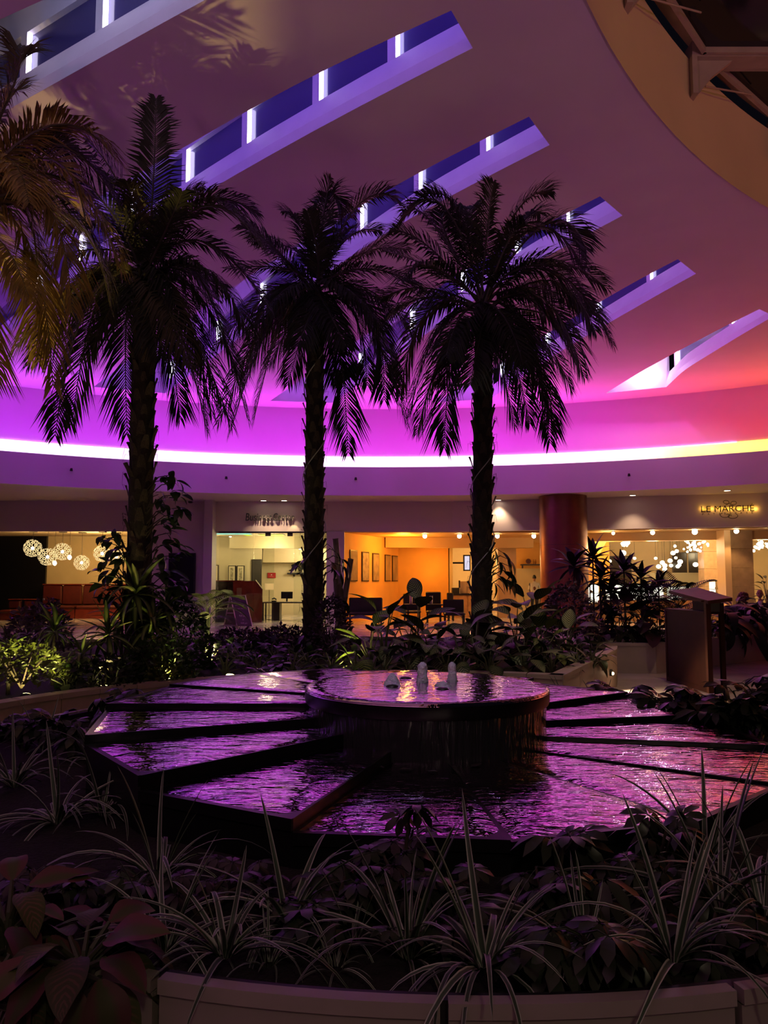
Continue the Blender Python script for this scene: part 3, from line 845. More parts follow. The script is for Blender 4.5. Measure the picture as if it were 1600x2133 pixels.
def palm(name, label, base, crown, tr0, tr1, fronds, seed, mats, cable=False, lean=(0,0)):
    """fronds: (mid px, mid py, tip px, tip py, depth offset of tip) -> real curve at the palm's own distance"""
    rnd = random.Random(seed)
    root = thing(name, label, 'palm tree', base, 'palms in the planter')
    base = Vector(base); crown = Vector(crown)
    # trunk
    n = 15; prof = []
    for i in range(n+1):
        t = i/n; p = base.lerp(crown, t) + Vector((lean[0]*math.sin(PI*t), lean[1]*math.sin(PI*t), 0))
        prof.append((p, tr0*(1-t)+tr1*t + (.05 if t < .03 else 0)*tr0))
    mb = MB(); mb.tube([p for p,_ in prof], [r_ for _,r_ in prof], 14)
    trunk = obj('trunk', mb, M_TRUNK, root, smooth=True)
    # old leaf bases in a spiral
    H = (crown-base).length; nb = int(H/.032)
    boot = MB()
    for var in range(1):
        boot.add([(-.5,0,0),(.5,0,0),(.42,-.10,.55),(-.42,-.10,.55),(.20,-.34,1.0),(-.20,-.34,1.0),(.16,-.16,1.03),(-.16,-.16,1.03),(0,-.15,.3),(0,-.2,.6)],
                 [(0,8,3),(0,1,8),(1,2,8),(3,8,9),(8,2,9),(3,9,5),(9,4,5),(9,2,4),(5,4,6,7),(2,6,4),(3,5,7)])
    bme = boot.mesh('leaf_base'); bme.materials.append(M_BOOT)
    for k in range(nb):
        t = .02 + .96*k/nb
        p = base.lerp(crown, t) + Vector((lean[0]*math.sin(PI*t), lean[1]*math.sin(PI*t), 0)); r_ = tr0*(1-t)+tr1*t
        a = k*2.39996 + rnd.uniform(-.15,.15)
        o = link('leaf_base', bme, trunk)
        sz = rnd.uniform(.13,.19); out = Vector((math.cos(a), math.sin(a), 0))
        m_ = Matrix.Translation(p + out*(r_-.012) - Vector((0,0,.05)) - base + Vector((0,0,0))) @ Matrix.Rotation(a+PI/2, 4, 'Z') @ Matrix.Rotation(rnd.uniform(-.12,.25), 4, 'X') @ Matrix.Diagonal((sz*.62, sz*rnd.uniform(.5,1.0), sz, 1))
        o.matrix_local = Matrix.Translation(base) @ m_     # trunk itself carries the offset to world
    # fibres hanging from the leaf bases
    mb = MB()
    for k in range(int(nb*.7)):
        t = rnd.uniform(.04,.98); a = rnd.uniform(0,2*PI); p = base.lerp(crown,t) + Vector((lean[0]*math.sin(PI*t), lean[1]*math.sin(PI*t), 0)); r_ = tr0*(1-t)+tr1*t
        q = p + Vector((math.cos(a),math.sin(a),0))*(r_+.02); o2 = Vector((math.cos(a),math.sin(a),0))
        mb.tube([q, q+o2*rnd.uniform(.02,.06)+Vector((0,0,.02)), q+o2*rnd.uniform(.02,.07)-Vector((0,0,rnd.uniform(.05,.14)))], [.003,.0025,.001], 4, caps=False)
    tag(obj('trunk_fibre', mb, M_BOOT, trunk), kind='stuff')
    if cable:
        pts = []
        for k in range(60):
            t = k/59; z = t; p = base.lerp(crown, .04+.80*t) + Vector((lean[0]*math.sin(PI*(.04+.8*t)), lean[1]*math.sin(PI*(.04+.8*t)), 0)); r_ = tr0*(1-t)+tr1*t
            a = -PI/2 + t*2*PI*3.2
            pts.append(p + Vector((math.cos(a), math.sin(a), 0))*(r_+.035))
        obj('light_cable', MB().tube(pts, .007, 5), M_CABLE, root)
    # fronds
    for i, fr in enumerate(fronds):
        mx, my, tx, ty, dz = fr[:5]
        y = crown.y
        mid = at(mx, my, y + dz*.55); tip = at(tx, ty, y + dz)
        start = crown + Vector((rnd.uniform(-.06,.06), rnd.uniform(-.06,.06), rnd.uniform(-.12,.10)))
        # quadratic through mid
        ctrl = (mid - start*.25 - tip*.25)/.5
        c1 = start + (ctrl-start)*.667; c2 = tip + (ctrl-tip)*.667
        pts = [bez(start, c1, c2, tip, k/30) for k in range(31)]
        length = sum((b-a).length for a,b in zip(pts,pts[1:]))
        drooping = tip.z < start.z - .3
        L_, Rk = frond_mesh(pts, min(.55, .20+.16*length), rnd, 1.0 if drooping else .6, pairs=int(36+length*22))
        m_ = mats[i % len(mats)] if len(fr) < 6 else fr[5]
        f_ = obj('frond', L_, m_, root)
        obj('midrib', Rk, M_RACHIS if m_ is not M_FROND else mat('dark midrib',(.035,.03,.018),.6), f_)
    return root

def autofronds(cx, cy, spec, rnd_seed, n, rx, up, down, depth):
    "extra fronds all round, many of them towards and away from the viewer"
    rnd = random.Random(rnd_seed); out = []
    for k in range(n):
        a = 2*PI*k/n + rnd.uniform(-.2,.2)
        ex = math.cos(a)*rx*rnd.uniform(.75,1.05)
        dz = math.sin(a)*depth*rnd.uniform(.7,1.1)
        ty = cy + rnd.uniform(up, down)
        out.append((cx+ex*.55, min(cy-10, (cy+ty)/2 - abs(ty-cy)*.25 - 40), cx+ex, ty, dz))
    return out

# pixel outlines of the fronds one can follow in the picture: mid, tip, depth offset
P1 = [ # leftmost of the three full palms
 (318,400,325,208,-.2), (395,425,535,440,.2), (420,430,548,520,-.5), (410,500,560,640,.3), (420,560,520,700,-.6), (255,400,180,290,-.3),
 (230,440,60,270,-.9), (240,470,110,480,.5), (225,520,40,560,.6), (400,600,500,790,-.4), (380,640,440,860,-.2), (370,680,430,895,.3), (345,700,375,870,.5),
 (355,590,480,880,-.8), (410,570,515,870,.4), (200,590,60,760,.3), (190,620,115,905,-.4), (215,600,150,880,.5), (240,640,190,740,-.5), (265,640,265,900,.4), (195,570,20,740,-.7),
 (330,460,420,390,.7), (270,440,215,360,.8), (290,470,265,380,-.8), (350,470,380,400,-.9), (300,610,330,740,-1.2), (330,600,395,760,-1.1), (265,600,200,700,-1.1), (370,560,470,610,1.1), (240,560,130,640,1.1)]
P2 = [
 (670,470,690,372,-.1), (680,420,712,440,.3), (735,440,822,412,.0), (630,480,590,440,.4), (720,500,790,480,.5), (600,560,470,560,-.3), (590,540,480,430,.2), (580,600,450,720,.4),
 (600,640,530,870,-.2), (620,650,560,760,.4), (575,650,480,900,-.4), (570,640,455,880,.5), (700,690,725,940,-.4), (690,660,700,800,.5), (740,620,830,780,.2), (750,640,845,880,-.5), (760,600,870,700,.5), (770,640,800,830,.6),
 (760,560,880,600,-.5), (750,530,850,520,.7), (630,530,520,500,1.0), (690,520,740,470,.9), (650,640,620,720,-1.2), (680,640,720,720,-1.2), (720,600,800,690,-1.1), (600,600,520,690,-1.2), (660,520,640,440,-.8), (575,520,505,470,-.6), (720,560,830,470,.3),
 (735,650,765,800,-.2), (610,620,505,780,.7), (640,660,600,800,.9)]
P3 = [
 (1015,480,1028,380,-.2), (1070,450,1148,398,.1), (1085,470,1125,445,.6), (925,430,838,462,-.1), (960,450,890,400,.5), (905,470,850,440,.3), (1060,500,1100,470,-.7), (1110,475,1218,560,.2), (1140,465,1222,520,.7),
 (1120,540,1265,600,.0), (1140,560,1275,715,-.3), (1150,585,1240,690,.5), (1120,600,1228,650,.9), (900,520,820,480,.0), (900,560,800,520,.7), (890,600,800,620,.4), (880,620,780,700,-.3),
 (920,680,855,860,-.2), (930,720,870,900,.4), (950,730,925,930,-.4), (960,700,920,800,.7), (890,650,835,820,.5), (1035,720,1072,885,.2), (1060,720,1103,880,.5), (1090,680,1145,920,-.3), (1110,680,1190,810,.1), (1095,700,1160,900,.4), (1120,650,1190,700,.6),
 (1070,680,1130,830,-.9), (1000,700,980,800,-1.2), (960,660,930,740,-1.2), (1050,660,1090,760,-1.2), (930,490,930,440,.9), (975,490,985,430,.8), (1080,560,1180,560,-.9), (910,560,840,580,-1.0), (1100,620,1200,760,-.5), (1130,620,1215,780,.3)]
t1, t2, t3 = 9.5, 11.4, 10.9
b1 = at(288,1300,t1); b1.z = .47
c1 = at(303,590,t1); b2 = at(652,1300,t2); b2.z = .47; c2_ = at(658,610,t2); b3 = at(1001,1300,t3); b3.z = .47; c3 = at(1008,640,t3)
palm('palm_tree', 'tall date palm left of the fountain, climbing plant round its trunk', b1, c1, .150, .135, P1, 11, [M_FROND,M_FROND,M_FRONDL])
palm('palm_tree', 'date palm with pale cable wound round its trunk, middle of the three', b2, c2_, .148, .120, P2, 12, [M_FROND], cable=True)
palm('palm_tree', 'date palm behind the right side of the fountain basin, broad drooping crown', b3, c3, .142, .122, P3, 13, [M_FROND], cable=True)
# fourth palm, mostly beyond the left edge, lit gold from below
t4 = 8.2
c4 = at(-150,520,t4); b4 = Vector((c4.x-.1, c4.y+.1, .47))
M_FRONDG = mat('gold lit palm leaflet', (.24,.17,.035), .5, noise=.4, nscale=4, spec=.4)  # gold of the floodlight put into the leaflet colour
P4 = [(70,275,240,330,-.3), (60,300,232,400,.2), (90,360,250,560,-.2), (60,400,150,640,-.5), (110,430,230,640,.3), (40,420,80,750,.2), (30,460,110,800,-.3), (20,200,28,95,.3), (-10,260,35,190,.5), (-60,330,-140,200,.2), (-250,400,-380,520,0), (-230,560,-330,760,.2), (-60,600,-20,800,-.4),
      (0,330,150,300,.8), (20,380,160,430,.9), (-30,480,60,620,-.9), (-100,640,-90,820,.4), (-20,330,60,420,-1.0), (80,330,180,470,.6), (-80,280,-40,120,-.5), (10,540,95,690,.7)]
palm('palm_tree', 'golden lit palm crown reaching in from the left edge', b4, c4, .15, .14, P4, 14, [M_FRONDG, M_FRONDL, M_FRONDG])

# ================================================================== SHOP FRONTS ROUND THE RING
M_HEAD2 = None
M_BEIGE = mat('warm beige wall', (.60,.47,.27), .7, noise=.06, nscale=1.5)
M_CREAM = mat('cream wall', (.66,.56,.36), .65, noise=.05, nscale=1.5)
M_ORANGE = mat('orange ochre wall', (.72,.36,.08), .75, noise=.05, nscale=1.2)
M_ROOMC = mat('shop ceiling', (.62,.48,.30), .7)
M_PINKW = mat('pale pier paint', (.60,.53,.52), .6)
M_VOID = mat('dark glazed screen', (.006,.006,.008), .25)
M_RED = mat('oxblood leather', (.075,.006,.004), .45, noise=.15, nscale=6)
M_MAHOG = mat('polished mahogany', (.16,.020,.012), .22, noise=.25, nscale=4, coat=.5)
M_MARBLE = mat('beige marble', (.46,.30,.17), .25, noise=.12, nscale=5)
M_WOODP = mat('light timber', (.42,.22,.09), .45, noise=.2, nscale=5)
M_DWOOD = mat('espresso timber', (.012,.008,.007), .35)
M_FRAME = mat('dark picture frame', (.020,.010,.007), .4)
M_CHROME = mat('chrome', (.55,.55,.55), .15, metal=1.0)
m, nt, b = node_mat('clear shop glass')
nt.nodes.remove(b)
tr = nt.nodes.new('ShaderNodeBsdfTransparent'); gl = nt.nodes.new('ShaderNodeBsdfGlossy'); gl.inputs['Roughness'].default_value = .02
mx = nt.nodes.new('ShaderNodeMixShader'); mx.inputs[0].default_value = .06
tr.inputs[0].default_value = (.95,.97,.95,1)
nt.links.new(tr.outputs[0], mx.inputs[1]); nt.links.new(gl.outputs[0], mx.inputs[2])
nt.links.new(mx.outputs[0], nt.nodes['Material Output'].inputs[0])
M_CLEAR = m

ZH = 3.47
ORDN = ['first','second','third','fourth','fifth','sixth','seventh','eighth','ninth','tenth','eleventh','twelfth','thirteenth','fourteenth','fifteenth','sixteenth','seventeenth','eighteenth','nineteenth','twentieth','twenty-first','twenty-second','twenty-third','twenty-fourth','twenty-fifth','twenty-sixth','twenty-seventh','twenty-eighth','twenty-ninth','thirtieth']
def X(px, y): return (px-800)/F_PX*y*1.0005
def wall_run(name, pts, z0, z1, m, th=.2, label=None, cat='wall', back=True):
    mb = MB()
    for (x0,y0),(x1,y1) in zip(pts, pts[1:]):
        d = Vector((x1-x0,y1-y0,0)).normalized(); s = Vector((-d.y,d.x,0))
        if s.y < 0 and back: s = -s
        s = s*th
        mb.prism([(x0,y0),(x1,y1),(x1+s.x,y1+s.y),(x0+s.x,y0+s.y)], z0, z1)
    return struct(name, mb, m, label=label, cat=cat)

HP = [(-17,30),(X(265,30),30.0),(-6.83,30.15),(-6.5,30.2),(2.6,30.2),(7.4,28.9),(13.4,27.1),(18.5,25.3)]
wall_run('wall_header', HP, ZH, 4.64, M_HEAD, label='pale header wall carrying the shop signs', cat='wall')
wall_run('wall_plain', [(X(265,30),30.02),(-6.80,30.16)], 0, ZH+.01, M_HEAD, label='plain wall between the lounge and the business center', cat='wall')
struct('trim_4', MB().box((X(425,29.7),29.62,0),(X(443,29.7),30.4,4.64)), M_PINKW, label='narrow pale pier left of the business center glass front', cat='pier')
struct('trim_5', MB().box((X(680,30.1),30.15,0),(X(717,30.1),30.5,ZH+.02)), M_PINKW, label='pale pier right of the business center glass front', cat='pier')
# lounge header drop and dark wall niche
sc_ = thing('wall_screen', 'dark framed screen on the plain wall behind the climbing plant', 'screen', (X(382,30),29.9,1.9))
p0, p1 = at(352,1152,29.98), at(406,1240,29.98)
obj('frame', MB().box((p0.x,29.93,p1.z),(p1.x,30.02,p0.z)), M_BLACK, sc_)
obj('display', MB().box((p0.x+.05,29.92,p1.z+.05),(p1.x-.05,29.94,p0.z-.05)), M_VOID, sc_)

# ---- downlights in the soffit
dl = [(549,1042,'above the letter s of the shop sign'),(592,1042,'above the end of the business center sign'),(1038,1041,'beside the right palm trunk'),(1318,1031,'right of the copper column'),(1515,1021,'above the gold lit sign'),(535,1042,'')]
for k,(px,py,wh) in enumerate(dl[:5]):
    p = atz(px,py,4.625)
    t = thing('downlight', 'small round soffit downlight ' + wh, 'lamp', p, 'soffit downlights')
    obj('bezel', MB().lathe([(.13,-.02),(.13,.0),(.10,.005)], 16, p), M_CHROME, t)
    obj('lens', MB().lathe([(.001,-.022),(.10,-.020),(.105,-.005)], 16, p), glow('downlight lens',(1,.85,.6),9), t)
    lamp('downlight_beam','SPOT',(p.x,p.y,4.55), 75*L_ROOM, (1,.72,.45), (p.x,p.y+.25,0), .06, spot=95, blend=.8)
# smoke detector
p = atz(397,1043,4.62)
t = thing('smoke_detector', 'small dark smoke detector under the soffit left of the sign', 'detector', p)
obj('body', MB().lathe([(.09,0),(.10,-.05),(.06,-.09),(.001,-.10)], 14, p), M_FRAME, t); obj('ring', MB().lathe([(.13,0),(.13,-.02),(.09,-.025)], 14, p), M_WHITEP, t)

# ---- sign lettering
def lettering(name, txt, width, height, m, parent, centre, rotz, ext=.02, bold=0.0, shear=0.0):
    cu = bpy.data.curves.new(name, 'FONT'); cu.body = txt; cu.size = 1.0; cu.extrude = 0; cu.align_x = 'CENTER'; cu.align_y = 'CENTER'
    cu.shear = shear; cu.offset = bold; cu.resolution_u = 3
    tmp = bpy.data.objects.new(name+'_c', cu); COL.objects.link(tmp)
    dg = bpy.context.evaluated_depsgraph_get()
    me = bpy.data.meshes.new_from_object(tmp.evaluated_get(dg))
    bpy.data.objects.remove(tmp); bpy.data.curves.remove(cu)
    xs = [v.co.x for v in me.vertices]; ys = [v.co.y for v in me.vertices]
    sx = width/(max(xs)-min(xs)); sy = height/(max(ys)-min(ys)); cx_, cy_ = (max(xs)+min(xs))/2, (max(ys)+min(ys))/2
    bm = bmesh.new(); bm.from_mesh(me)
    r_ = bmesh.ops.extrude_face_region(bm, geom=bm.faces[:])
    for v in [g for g in r_['geom'] if isinstance(g, bmesh.types.BMVert)]: v.co.z += ext/ max(sx,1e-6)
    for v in bm.verts:
        v.co = Vector(((v.co.x-cx_)*sx, -0.0 - v.co.z*sx, (v.co.y-cy_)*sy))
    bmesh.ops.recalc_face_normals(bm, faces=bm.faces[:])
    bm.to_mesh(me); bm.free(); me.name = name; me.materials.clear(); me.materials.append(m)
    o = link(name, me, parent)
    par = Vector(parent.location) if parent is not None else Vector((0,0,0))
    o.location = Vector(centre) - par; o.rotation_euler = (0,0,rotz)
    return o
M_LETT = mat('sign metal', (.10,.10,.09), .3, metal=.7)
y = 30.13
sg = thing('shop_sign', 'metal letters reading Business Center on the pale header', 'sign', at(562,1077,y))
for wd, xa, xb in (('Business',512,566),('Center',569,613)):
    a = at(xa,1077,y); b_ = at(xb,1077,y)
    lettering('word', wd, b_.x-a.x, .29, M_LETT, sg, ((a.x+b_.x)/2, y, a.z), 0, .05, shear=.12)
    for g in range(0): pass
lamp('sign_scallop','SPOT', at(612,1090,30.0)+Vector((0,-.02,.12)), 9, (1,.75,.35), at(612,1107,30.12), .02, spot=75, blend=.6)
# Le Marche sign on the right-hand header
def on_header(px, py, gap=.03):
    d = ray(px, py)
    (x0,y0),(x1,y1) = HP[-3], HP[-2]
    # intersect bearing with the header plane
    A_ = Vector((d.x,d.y)); u = Vector((x1-x0,y1-y0)); 
    det = A_.x*(-u.y) - (-u.x)*A_.y
    tt = (x0*(-u.y) - (-u.x)*y0)/det
    p = Vector((0,0,CAM_H)) + d*tt
    nrm = Vector((u.y,-u.x,0)).normalized()
    if nrm.y > 0: nrm = -nrm
    return p + nrm*gap, nrm, math.atan2(u.y,u.x)
c, nrm, rz = on_header(1515,1060,.09)
M_BRLET = mat('dark brown letters', (.045,.016,.008), .45)
sg = thing('shop_sign', 'gold backlit letters reading LE MARCHÉ with scrolling flourishes', 'sign', c)
for wd, xa, xb, yc, hh in (('LE',1460,1480,1061,.215),('MARCHÉ',1488,1570,1058,.27)):
    a = on_header(xa,yc,.09)[0]; b_ = on_header(xb,yc,.09)[0]
    lettering('word', wd, (b_-a).length, hh, M_BRLET, sg, (a+b_)/2, rz, .03, bold=-.004)
small = 'PATISSERIE'
for i, ch in enumerate(small):
    p = on_header(1464 + i*11.4, 1071.5 - i*.4, .08)[0]
    lettering('letter', ch, .014 if ch == 'I' else .055, .07, M_BRLET, sg, p, rz, .02)
mb = MB()
def scroll(cx_, cy_, sxx, syy, turns, ph, fl):
    pts = []
    for k in range(40):
        t = k/39; a = ph + turns*2*PI*t
        rr = 1-.55*t
        pts.append(on_header(cx_ + fl*sxx*(math.sin(a)*rr + (t-.5)*.9), cy_ + syy*math.cos(a)*rr, .07)[0])
    return pts
for (cx_,cy_,fl,ph) in ((1512,1047,1,0.4),(1528,1049,-1,.4),(1512,1074,1,3.4),(1524,1076,-1,3.6)):
    mb.tube(scroll(cx_,cy_,10,5.5,1.1,ph,fl), .010, 5)
obj('flourish', mb, M_BRLET, sg)
mb = MB()
for (xa,xb,yc) in ((1462,1482,1061),(1488,1569,1058)):
    a = on_header(xa,yc+1,.025)[0]; b_ = on_header(xb,yc-1,.025)[0]
    mb.slab([a-Vector((0,0,.035)), b_-Vector((0,0,.035)), b_+Vector((0,0,.035)), a+Vector((0,0,.035))], nrm*.012)
obj('backlight', mb, glow('sign backlight',(1,.50,.05),1.2), sg)
for px in (1463,1482,1500,1520,1540,1560,1574):
    lamp('sign_glow','POINT', on_header(px,1060,.06)[0], 1.1, (1,.55,.07), size=.03)

# ---- left-hand lounge ---------------------------------------------------------
yb = 35.6
struct('ceiling_lounge', MB().box((-19,30.2,3.60),(X(268,30),yb+.3,3.75)), M_ROOMC, label='low warm ceiling over the red booths', cat='ceiling')
xk = X(100,yb)
struct('wall_lounge', MB().box((xk,yb,0),(X(268,30)+.2,yb+.2,3.7)), M_BEIGE, label='beige lounge back wall behind the globe lamps', cat='wall')
struct('wall_screen_dark', MB().box((-21,yb-.15,0),(xk,yb+.2,3.7)), M_VOID, label='black glazed screen at the left end of the lounge', cat='wall')
struct('wall_lounge_side', MB().box((X(268,30),30.2,0),(X(268,30)+.2,yb+.2,3.7)), M_BEIGE, label='side wall of the lounge behind the tallest palm', cat='wall')
lamp('lounge_ceiling_lamp','POINT',(-11.8,32.4,2.9), 170*L_ROOM, (1,.62,.22), size=.25)
lamp('lounge_ceiling_lamp','POINT',(-14.5,32.0,3.1), 30*L_ROOM, (1,.62,.22), size=.2)
# high backed red booths
def booth(x0, x1, ybk, ztop, zseat, label):
    t = thing('booth_seat', label, 'booth seat', ((x0+x1)/2, ybk, 0), 'red lounge booths')
    obj('base', MB().box((x0,ybk-.95,0),(x1,ybk-.1,zseat-.14)), M_MAHOG, t)
    obj('seat', MB().bbox((x0+.01,ybk-1.0,zseat-.14),(x1-.01,ybk-.12,zseat), .05), M_RED, t)
    nseg = max(1, round((x1-x0)/1.1))
    for i in range(nseg):
        a, b_ = x0+(x1-x0)*i/nseg, x0+(x1-x0)*(i+1)/nseg
        obj('backrest', MB().bbox((a+.012,ybk-.22,zseat+.01),(b_-.012,ybk,ztop), .05), M_RED, t)
    obj('top_rail', MB().bbox((x0,ybk-.25,ztop),(x1,ybk+.02,ztop+.05), .015), M_MAHOG, t)
    return t
xa = X(86,34.4); xb_ = X(252,34.4)
booth(xa, (xa+xb_)/2-.02, 34.9, 1.42, .55, 'tall red leather booth next to the black screen')
booth((xa+xb_)/2+.02, xb_+.6, 34.9, 1.42, .55, 'tall red leather booth below the globe lamps, beside the palm')
booth(X(22,33.4), X(48,33.4), 33.6, .80, .42, 'low red stool bench at the dark end of the lounge')
booth(X(54,33.4), X(84,33.4), 33.6, .80, .42, 'low red bench between the tall booths and the dark bench')
# globe pendant lamps with a lattice of discs
M_GLOBE = glow('globe lattice',(1,.74,.34),1.1)
M_BULB = glow('globe bulb',(1,.86,.55),12)
glb = [(68,1142,18,32.0,'leftmost of the lattice globes, before the black screen'),(99,1160,18,31.6,'lowest globe hanging before the edge of the black screen'),(130,1149,18,32.2,'lattice globe hanging high, third from the left'),(170,1172,15.5,32.6,'smaller lattice globe hanging low, alone in the middle'),(213,1153,17,32.2,'lattice globe half behind the climbing leaves'),(243,1160,15,32.8,'rightmost lattice globe, mostly behind the palm trunk')]
for gi,(px,py,rp_,yy,lab) in enumerate(glb):
    c = at(px,py,yy); r_ = rp_*yy/F_PX
    t = thing('globe_lamp', 'glowing ' + lab, 'pendant lamp', (c.x,c.y,c.z), 'lattice globe lamps of the lounge')
    rnd = random.Random(40+gi); mb = MB(); N = 60
    for k in range(N):
        zf = 1-2*(k+.5)/N; a = k*2.39996; q = math.sqrt(1-zf*zf)
        n_ = Vector((q*math.cos(a), q*math.sin(a), zf)); u = n_.orthogonal().normalized(); v = n_.cross(u)
        rr = r_*(1+rnd.uniform(-.04,.04)); s_ = r_*.19
        # little open ring of the lattice
        ring_ = []
        for j in range(7):
            aa = 2*PI*j/7
            for w in (s_, s_*.62): ring_.append(c + n_*rr + (u*math.cos(aa)+v*math.sin(aa))*w)
        mb.add(ring_, [(2*j,2*((j+1)%7),2*((j+1)%7)+1,2*j+1) for j in range(7)])
    obj('lattice', mb, M_GLOBE, t)
    obj('bulb', MB().ball(c, r_*.2, 8, 6), M_BULB, t)
    obj('cable', MB().tube([c+Vector((0,0,r_)), (c.x,c.y,3.58)], .008, 5), M_BLACK, t)
    obj('ceiling_cap', MB().box((c.x-.14,c.y-.08,3.56),(c.x+.14,c.y+.08,3.60)), M_BLACK, t)
for px,py in ((114,1173),(145,1161)):
    c = at(px,py,31.4)
    t = thing('bulb_lamp', 'bare glowing bulb hanging below ' + ('the second globe' if px < 120 else 'the third globe'), 'pendant lamp', c, 'bare bulbs of the lounge')
    obj('bulb', MB().ball(c, .075, 10, 8, (1,1,1.25)), glow('bare bulb',(1,.85,.6),14), t)
    obj('cable', MB().tube([c+Vector((0,0,.09)), (c.x,c.y,3.58)], .007, 5), M_BLACK, t)

# ---- business center ------------------------------------------------------------
xl, xr = -6.48, X(682,30.2)
struct('ceiling_business', MB().box((-8.5,30.4,3.46),(-1.6,38.6,3.6)), M_CREAM, label='cream ceiling inside the business center', cat='ceiling')
struct('wall_business_left', MB().box((-9.0,33.6,0),(X(545,33.6),33.8,3.5)), M_CREAM, label='cream wall with framed prints in the business center', cat='wall')
struct('wall_business_back', MB().box((X(543,37.6),37.6,0),(-1.5,37.8,3.5)), M_CREAM, label='cream back wall of the business center', cat='wall')
struct('wall_business_return', MB().prism([(X(544,33.8),33.7),(X(545,33.6),33.6),(X(546,37.6),37.6),(X(543,37.6),37.7)], 0, 3.5), M_CREAM, label='return wall beside the dark door', cat='wall')
struct('wall_business_right', MB().box((X(700,34)-.1,30.5,0),(X(700,34)+.1,37.7,3.5)), M_CREAM, label='right wall of the business center behind the palm trunk', cat='wall')
struct('trim_6', MB().box((X(478,33),33.0,2.95),(X(700,34),33.4,3.47)), M_CREAM, label='dropped bulkhead in the business center', cat='bulkhead')
struct('trim_7', MB().box((X(548,36.6),36.6,2.45),(X(700,34),37.6,3.47)), M_CREAM, label='second bulkhead over the desk', cat='bulkhead')
for (pa,pb,col,nm) in (((452,1113),(540,1118),(.25,.85,.75),'green'),((546,1126),(572,1132),(.75,.9,.05),'lime'),((575,1126),(625,1130),(.9,.85,.1),'yellow')):
    a = atz(*pa,3.44); b_ = atz(*pb,3.44)
    y0 = min(a.y,b_.y); y1 = max(a.y,b_.y)
    t = thing('ceiling_panel_light', nm + ' glowing light panel recessed in the business center ceiling', 'light panel', ((a.x+b_.x)/2,(y0+y1)/2,3.42), 'coloured ceiling panels')
    obj('panel', MB().box((a.x,30.75+ (0 if nm=='green' else .6),3.425),(b_.x,31.25+(0 if nm=='green' else 1.0),3.44)), glow('panel '+nm, col, 1.1), t)
    obj('frame', MB().box((a.x-.04,30.71+(0 if nm=='green' else .6),3.44),(b_.x+.04,31.29+(0 if nm=='green' else 1.0),3.465)), M_WHITEP, t)
lamp('business_lamp','POINT',(-4.6,32.2,2.7), 75*L_ROOM, (1,.80,.42), size=.2)
lamp('business_lamp','POINT',(-3.0,35.2,2.7), 120*L_ROOM, (1,.84,.50), size=.2)
lamp('business_lamp','POINT',(-7.2,32.0,3.0), 30*L_ROOM, (1,.80,.42), size=.2)
for k,(px,py) in enumerate(((480,1117),(512,1124),(653,1119),(608,1139),(625,1143))):
    p = atz(px,py,3.44) if k < 3 else at(px,py,36.3)
    if k >= 3: p.z = 2.44 if False else p.z
    t = thing('ceiling_spot', 'tiny recessed ceiling spot in the business center, ' + ['at the far left','left of the lime panel','above the palm trunk','over the desk, left one','over the desk, right one'][k], 'lamp', p, 'business center ceiling spots')
    obj('bezel', MB().lathe([(.09,-.01),(.09,.015),(.07,.016)], 12, p), M_CHROME, t); obj('lens', MB().ball(p-Vector((0,0,.02)), .05, 8, 6, (1,1,.4)), glow('spot lens',(1,.9,.65),12), t)
# framed prints on the left wall
def paper(name, c1, c2, sc=9):
    return mat(name, c1, .7, col2=c2, nscale=sc)
pm = paper('ink print', (.62,.55,.36), (.16,.13,.08), 14)
for k,(x0,x1,y0,y1,lab) in enumerate(((436,455,1177,1216,'framed ink print at the left end of the business center'),(475,491,1178,1216,'framed ink print of the pair, beside the gap'),(493,509,1178,1216,'framed ink print of the pair, nearer the dark door'))):
    a, b_ = at(x0,y1,33.5), at(x1,y0,33.5)
    t = thing('framed_print', lab, 'picture', ((a.x+b_.x)/2,33.5,(a.z+b_.z)/2), 'framed prints in the business center')
    obj('frame', MB().box((a.x,33.5,a.z),(b_.x,33.585,b_.z)), M_FRAME, t)
    obj('mat_board', MB().box((a.x+.03,33.49,a.z+.03),(b_.x-.03,33.51,b_.z-.03)), mat('mat board',(.75,.65,.42),.7), t)
    obj('print', MB().box((a.x+.09,33.485,a.z+.12),(b_.x-.09,33.495,b_.z-.10)), pm, t)
a, b_ = at(522,1300,33.5), at(545,1165,33.5)
dr = link('door_1', None); dr.location = (a.x,33.5,0); tag(dr, 'dark timber door inside the business center', 'door', None, 'structure')
obj('leaf', MB().box((a.x+.04,33.46,0),(b_.x-.03,33.55,b_.z-.04)), mat('dark door',(.035,.028,.022),.5), dr)
obj('door_frame', MB().box((a.x,33.52,0),(b_.x,33.6,b_.z)), M_FRAME, dr)
obj('handle', MB().tube([(b_.x-.09,33.42,1.0),(b_.x-.2,33.42,1.0)], .012, 6), M_CHROME, dr)
# red notice
a, b_ = at(557,1204,37.5), at(574,1193,37.5)
t = thing('notice_board', 'small red notice on the cream wall of the business center', 'notice', ((a.x+b_.x)/2,37.5,(a.z+b_.z)/2))
obj('board', MB().bbox((a.x,37.52,a.z),(b_.x,37.6,b_.z), .01), mat('red notice',(.45,.01,.015),.4), t)
obj('emblem', MB().ball(((a.x+b_.x)/2,37.515,(a.z*.4+b_.z*.6)), .028, 8, 6, (1,.3,1)), M_WHITEP, t)
obj('lettering_bar', MB().box(((a.x+b_.x)/2-.09,37.512,a.z+.07),((a.x+b_.x)/2+.09,37.522,a.z+.085)), mat('notice print',(.7,.3,.3),.5), t)
